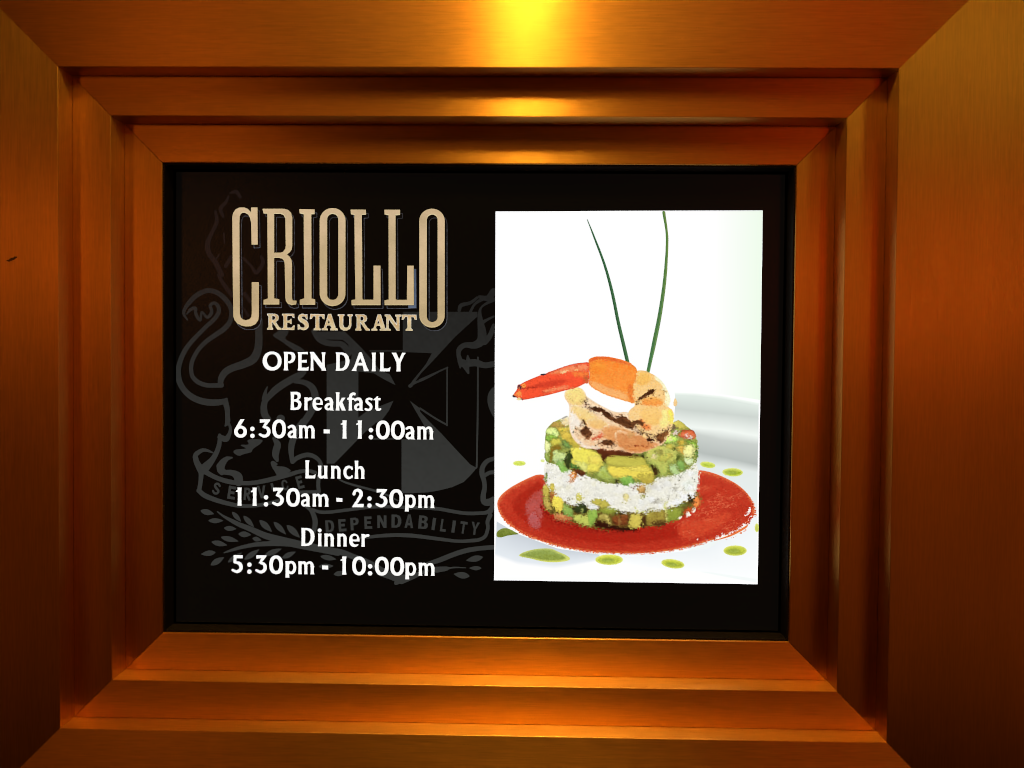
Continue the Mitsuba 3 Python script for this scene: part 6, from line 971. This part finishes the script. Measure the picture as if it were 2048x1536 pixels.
# ---- the restaurant's name
NAME = [('C',[[3767,3027,3828,2756,3980,2544,4223,2434,4497,2433,4711,2510,4875,2672,4936,2780,4936,2430,5319,2428,5342,4695,4976,4709,4937,3322,4876,3051,4742,2841,4571,2752,4407,2734,4285,2813,4212,2964,4194,3326,4233,9006,4295,9218,4435,9356,4631,9397,4844,9335,4966,9183,4996,8940,4993,7034,5420,7031,5424,9118,5375,9391,5211,9617,4967,9740,4662,9773,4356,9721,4081,9583,3910,9373,3836,9131]]),('R',[[5654,2511,6991,2504,7235,2575,7405,2736,7479,3007,7484,4814,7454,4995,7315,5177,7151,5311,7316,5430,7438,5629,7475,5870,7481,8014,7524,8147,7768,8169,7738,8387,7464,8425,7251,8348,7129,8198,7079,7956,7049,5963,7000,5692,6878,5554,6695,5513,6360,5515,6367,8034,6690,8080,6690,8395,5715,8402,5727,8136,6001,8037,5946,2804,5715,2776],[6354,2802,6780,2800,6962,2877,7066,3069,7107,4756,7071,4967,6938,5149,6755,5211,6360,5213]]),('I',[[7933,2511,8874,2530,8875,2795,8663,2820,8699,8017,8924,8076,8925,8396,7994,8403,7993,8101,8261,8020,8220,2822,7964,2764]]),('O',[[9210,3214,9225,3064,9269,2919,9340,2786,9436,2668,9553,2572,9687,2500,9833,2456,9984,2440,10008,2440,10160,2454,10305,2497,10440,2567,10558,2662,10655,2779,10727,2911,10772,3055,10787,3205,10807,7688,10793,7839,10749,7984,10678,8118,10581,8236,10464,8333,10330,8405,10184,8450,10032,8466,10008,8467,9856,8453,9710,8410,9575,8340,9457,8244,9360,8128,9287,7995,9242,7850,9227,7699],[9647,3133,9654,3065,9673,3000,9706,2939,9749,2886,9802,2843,9863,2810,9929,2790,9997,2783,10004,2783,10072,2789,10138,2809,10199,2840,10253,2884,10297,2936,10329,2996,10350,3062,10357,3130,10376,7751,10369,7820,10350,7885,10317,7946,10274,8000,10220,8044,10160,8076,10093,8097,10025,8104,10019,8104,9950,8098,9884,8078,9823,8047,9769,8003,9725,7951,9692,7890,9672,7825,9665,7756]]),('L',[[11125,2528,12052,2535,12065,2817,11805,2837,11854,7998,11909,8076,12570,8071,12560,5973,12972,5970,13003,8382,11212,8395,11199,8105,11441,8061,11357,2839,11151,2804]]),('L',[[13214,2529,14163,2524,14165,2824,13887,2850,13928,7983,13989,8073,14643,8068,14643,5959,15030,5957,15063,8366,13263,8380,13250,8102,13516,8052,13476,2852,13233,2805]]),('O',[[15376,3214,15390,3066,15432,2924,15502,2793,15595,2678,15710,2583,15841,2513,15984,2469,16132,2454,16168,2453,16317,2467,16460,2509,16591,2578,16707,2672,16803,2786,16874,2916,16918,3058,16934,3205,16974,8979,16960,9127,16918,9270,16848,9402,16754,9518,16639,9613,16508,9685,16365,9729,16217,9745,16180,9745,16031,9732,15888,9690,15755,9620,15639,9527,15544,9412,15472,9281,15428,9139,15412,8991],[15828,3133,15835,3068,15853,3004,15884,2946,15926,2895,15977,2853,16035,2822,16098,2802,16164,2795,16170,2795,16236,2801,16300,2820,16359,2851,16410,2892,16453,2943,16484,3001,16504,3064,16511,3129,16551,9085,16545,9151,16526,9214,16495,9273,16453,9324,16402,9367,16344,9398,16281,9418,16214,9425,16208,9425,16142,9419,16078,9400,16020,9370,15968,9328,15925,9277,15894,9219,15874,9156,15867,9090]])]
name = []
for kind, rings_ in NAME:
    poly = [np.array(r).reshape(-1, 2) / 100 for r in rings_]
    outer = smooth_poly(poly[0], 1)
    g = valid(poly[0])
    for h in poly[1:]:
        g = g.difference(valid(h))
    g = g.buffer(-0.12, join_style="round").buffer(0.24, join_style="round").buffer(-0.12, join_style="round")
    name.append(g)
whole = unary_union(name)
shadow = affinity.translate(whole, 1.45, 2.05)
reach = unary_union([affinity.translate(whole, 1.45 * t, 2.05 * t) for t in np.linspace(0, 1, 7)])
NM = "display_screen__restaurant_name"
put(NM + "__drop_shadow", reach.buffer(0.15), BLACK, "flat")
rim = shadow.buffer(0.18).difference(shadow.buffer(-0.12)).difference(whole.buffer(0.3))
put(NM + "__shadow_rim", rim, ((64, 62, 66), (92, 95, 104), 1.6, 0.5))
second_l = affinity.translate(name[5], 1.5, 1.9).difference(name[5].buffer(0.25)).intersection(box(*[b for b in [np.float64(147.16), np.float64(60.79), np.float64(153.37), np.float64(86.05)]]))
put(NM + "__shadow_rim", second_l, ((70, 80, 96), (92, 104, 124), 0.8, 0.3))
for k, g in enumerate(name):
    key = NM + "__letter" + (f"_{k:03d}" if k else "")
    put(key, g.buffer(0.13), ((202, 182, 138), (176, 152, 104), 0.9, 0.9))
    put(key, g.buffer(-0.10), ((208, 180, 142), (192, 168, 126), 1.0, 0.05))
    lit = g.buffer(-0.06).difference(affinity.translate(g.buffer(-0.06), 0.0, -0.42))
    put(key, lit, ((222, 206, 164), (206, 188, 140), 1.0, 0.6))
cap, base, xs = (9.745, np.float64(99.603), [('R', np.float64(59.43)), ('E', np.float64(68.77)), ('S', np.float64(78.51)), ('T', np.float64(86.43)), ('A', np.float64(93.85)), ('U', np.float64(103.6)), ('R', np.float64(114.4)), ('A', np.float64(124.66)), ('N', np.float64(132.74)), ('T', np.float64(143.55))])
k = 0
for ch, x in xs:
    g = affinity.translate(affinity.scale(SG[ch], cap / 100 * 1.0, -cap / 100, origin=(0, 0)), x, base)
    put(NM + "__second_line", g.buffer(0.16), ((226, 220, 208), (206, 190, 150), 2.0, 0.8))
    put(NM + "__second_line", g.buffer(-0.16), ((210, 176, 126), (208, 188, 146), 1.6, 0.25))

# ---- opening hours, one line each
LINES = [
 ('OPEN DAILY', 11.566, np.float64(124.868), [('O', np.float64(56.74)), ('P', np.float64(69.68)), ('E', np.float64(78.55)), ('N', np.float64(86.02)), ('D', np.float64(102.24)), ('A', np.float64(112.08)), ('I', np.float64(124.51)), ('L', np.float64(129.52)), ('Y', np.float64(136.98))]),
 ('Breakfast', 11.391, np.float64(149.447), [('B', np.float64(74.09)), ('r', np.float64(82.57)), ('e', np.float64(87.88)), ('a', np.float64(95.53)), ('k', np.float64(102.3)), ('f', np.float64(109.57)), ('a', np.float64(113.88)), ('s', np.float64(120.7)), ('t', np.float64(125.56))]),
 ('6:30am - 11:00am', 11.494, np.float64(166.911), [('6', np.float64(38.95)), (':', np.float64(50.4)), ('3', np.float64(54.48)), ('0', np.float64(62.72)), ('a', np.float64(72.52)), ('m', np.float64(79.18)), ('-', np.float64(94.91)), ('1', np.float64(105.53)), ('1', np.float64(115.08)), (':', np.float64(124.44)), ('0', np.float64(127.49)), ('0', np.float64(136.81)), ('a', np.float64(146.03)), ('m', np.float64(152.9))]),
 ('Lunch', 11.412, np.float64(191.922), [('L', np.float64(83.3)), ('u', np.float64(91.12)), ('n', np.float64(99.26)), ('c', np.float64(107.35)), ('h', np.float64(114.13))]),
 ('11:30am - 2:30pm', 11.515, np.float64(209.543), [('1', np.float64(39.98)), ('1', np.float64(49.44)), (':', np.float64(59.02)), ('3', np.float64(62.82)), ('0', np.float64(71.6)), ('a', np.float64(80.94)), ('m', np.float64(87.87)), ('-', np.float64(102.92)), ('2', np.float64(112.65)), (':', np.float64(123.74)), ('3', np.float64(127.62)), ('0', np.float64(136.05)), ('p', np.float64(145.53)), ('m', np.float64(153.82))]),
 ('Dinner', 11.433, np.float64(234.27), [('D', np.float64(81.02)), ('i', np.float64(91.43)), ('n', np.float64(95.32)), ('n', np.float64(103.31)), ('e', np.float64(111.07)), ('r', np.float64(118.61))]),
 ('5:30pm - 10:00pm', 11.536, np.float64(251.893), [('5', np.float64(37.68)), (':', np.float64(48.67)), ('3', np.float64(52.35)), ('0', np.float64(61.09)), ('p', np.float64(70.96)), ('m', np.float64(79.03)), ('-', np.float64(94.19)), ('1', np.float64(105.67)), ('0', np.float64(113.06)), (':', np.float64(124.33)), ('0', np.float64(127.3)), ('0', np.float64(136.87)), ('p', np.float64(145.97)), ('m', np.float64(154.34))])]
for k, (words, cap, base, glyphs) in enumerate(LINES):
    key = "display_screen__hours_text__text_line" + (f"_{k:03d}" if k else "")
    shapes = []
    for ch, x in glyphs:
        shapes.append(affinity.translate(affinity.scale(GL[ch], cap / 100, -cap / 100, origin=(0, 0)), x, base))
    put(key, unary_union(shapes).buffer(-0.04), ((255, 255, 253), (255, 254, 248), 0.2, 0.3), "flat")
    labels[key] = {"label": f"white line of lettering reading {words}"}

draw("food_picture")


def crumbs(count, size, spread, seed):
    """Fine flecks that carry each tone a little way across its edges, as moist, uneven food does: every fleck takes the tone found a short random step away."""
    from shapely import STRtree, points
    r = np.random.default_rng(seed)
    words = [k.split("__")[-1].rstrip("_0123456789") for _, k, _ in PRINTED]
    food = unary_union([g for (g, k, _), w in zip(PRINTED, words) if w in ("avocado_layer", "crab_layer", "base_layer", "red_sauce", "shrimp_body", "shrimp_shell", "shrimp_tail")])
    x0, y0, x1, y1 = food.bounds
    xy = np.stack([r.uniform(x0, x1, count), r.uniform(y0, y1, count)], 1)
    tree = STRtree([g for g, _, _ in PRINTED])

    def topmost(p):
        out = np.full(len(p), -1)
        i, j = tree.query(points(p), predicate="within")
        np.maximum.at(out, i, j)
        return out

    prawn = unary_union([g for (g, _, _), w in zip(PRINTED, words) if w.startswith("shrimp")])
    inner = STRtree([food.buffer(-0.75 * size - 0.1).difference(prawn.boundary.buffer(0.75 * size))])
    keep = np.isin(np.arange(len(xy)), inner.query(points(xy), predicate="within")[0])
    xy = xy[keep]
    own, other = topmost(xy), topmost(xy + r.normal(0, spread, xy.shape))
    skip = ("food_picture", "backdrop_tint", "plate_rim", "chive", "green_sauce_drop", "sauce_glint")
    by_key = {}
    for (x, y), a, b in zip(xy, own, other):
        if a < 0 or b < 0 or words[a] in skip or words[b] in skip or words[a] == "char_mark":
            continue
        style = PRINTED[b][2]
        f, k = round(r.uniform(0.1, 0.9) * 4) / 4, (0.93, 1.0, 1.05)[r.integers(3)]
        c = tuple(min(255.0, (p + (q - p) * f) * k) for p, q in zip(style[0], style[1]))
        t = r.uniform(0, 6.28) + np.arange(5) * 1.2566
        rad = size * r.uniform(0.5, 1.0)
        by_key.setdefault(PRINTED[a][1], []).append((x + rad * np.cos(t), y + rad * 0.8 * np.sin(t), tone(c, c, 0.0, 0.5)))
    for key, flecks in by_key.items():
        LAYER[0] += 1
        v = np.concatenate([np.stack([a, b], 1) for a, b, _ in flecks])
        uv = np.concatenate([np.stack([np.full(5, k + 0.5), np.full(5, 0.5)], 1) for _, _, k in flecks])
        f = np.concatenate([np.array([[0, 1, 2], [0, 2, 3], [0, 3, 4]]) + 5 * i for i in range(len(flecks))])
        parts[key].append((v, f, uv, LAYER[0] + np.repeat(np.arange(len(flecks)) % 40, 5)))
    LAYER[0] += 40


_tones = {}
_tone = tone


def tone(c0, c1, amp, freq):
    """As above, with the lookup kept in a dict."""
    key = (tuple(c0), tuple(c1), amp, freq)
    if key not in _tones:
        TONES.append((*lin(c0), *lin(c1), amp, freq))
        _tones[key] = len(TONES) - 1
    return _tones[key]


crumbs(26000, 0.62, 0.75, 4)
crumbs(30000, 0.36, 0.40, 9)

# ------------------------------------------------------------------ everything shown on the screen becomes thin glowing print
scene["screen_ink"] = mikit.proc(ink)
for key, bits in parts.items():
    V, F, UV, n = [], [], [], 0
    for v, f, uv, layer in bits:
        y = -(2.0e-4 + layer * STEP)
        V.append(np.stack([(v[:, 0] - SW / 2) / 1000, np.zeros(len(v)) + y, ZC + (SH / 2 - v[:, 1]) / 1000], 1))
        F.append(f + n)
        UV.append(uv)
        n += len(v)
    V, F, UV = np.vstack(V), np.vstack(F), np.vstack(UV)
    a, b, c = V[F[:, 0]], V[F[:, 1]], V[F[:, 2]]
    ny = np.cross(b - a, c - a)[:, 1]
    F[ny > 0] = F[ny > 0][:, ::-1]
    F = F[abs(ny) > 1e-13]
    scene[key] = {**mikit.ply(trimesh.Trimesh(V, F, process=False), "screen_black", uv=UV),
                  "emitter": {"type": "area", "sampling_weight": 0.5 if key.endswith("food_picture") else 0.0, "radiance": {"type": "ref", "id": "screen_ink"}}}

for key, text in {'panel': 'dark glossy panel of the screen', 'food_picture': 'bright photo of a prawn on a stacked salad with red sauce', 'restaurant_name__second_line': 'small serif line reading RESTAURANT', 'crest__lion': 'faint grey heraldic lion behind the lettering', 'crest__shield': 'faint grey shield with a cross', 'crest__laurel': 'faint grey laurel branches', 'crest__ribbon': 'faint grey ribbons of the crest'}.items():
    labels["display_screen__" + key] = {"label": text}
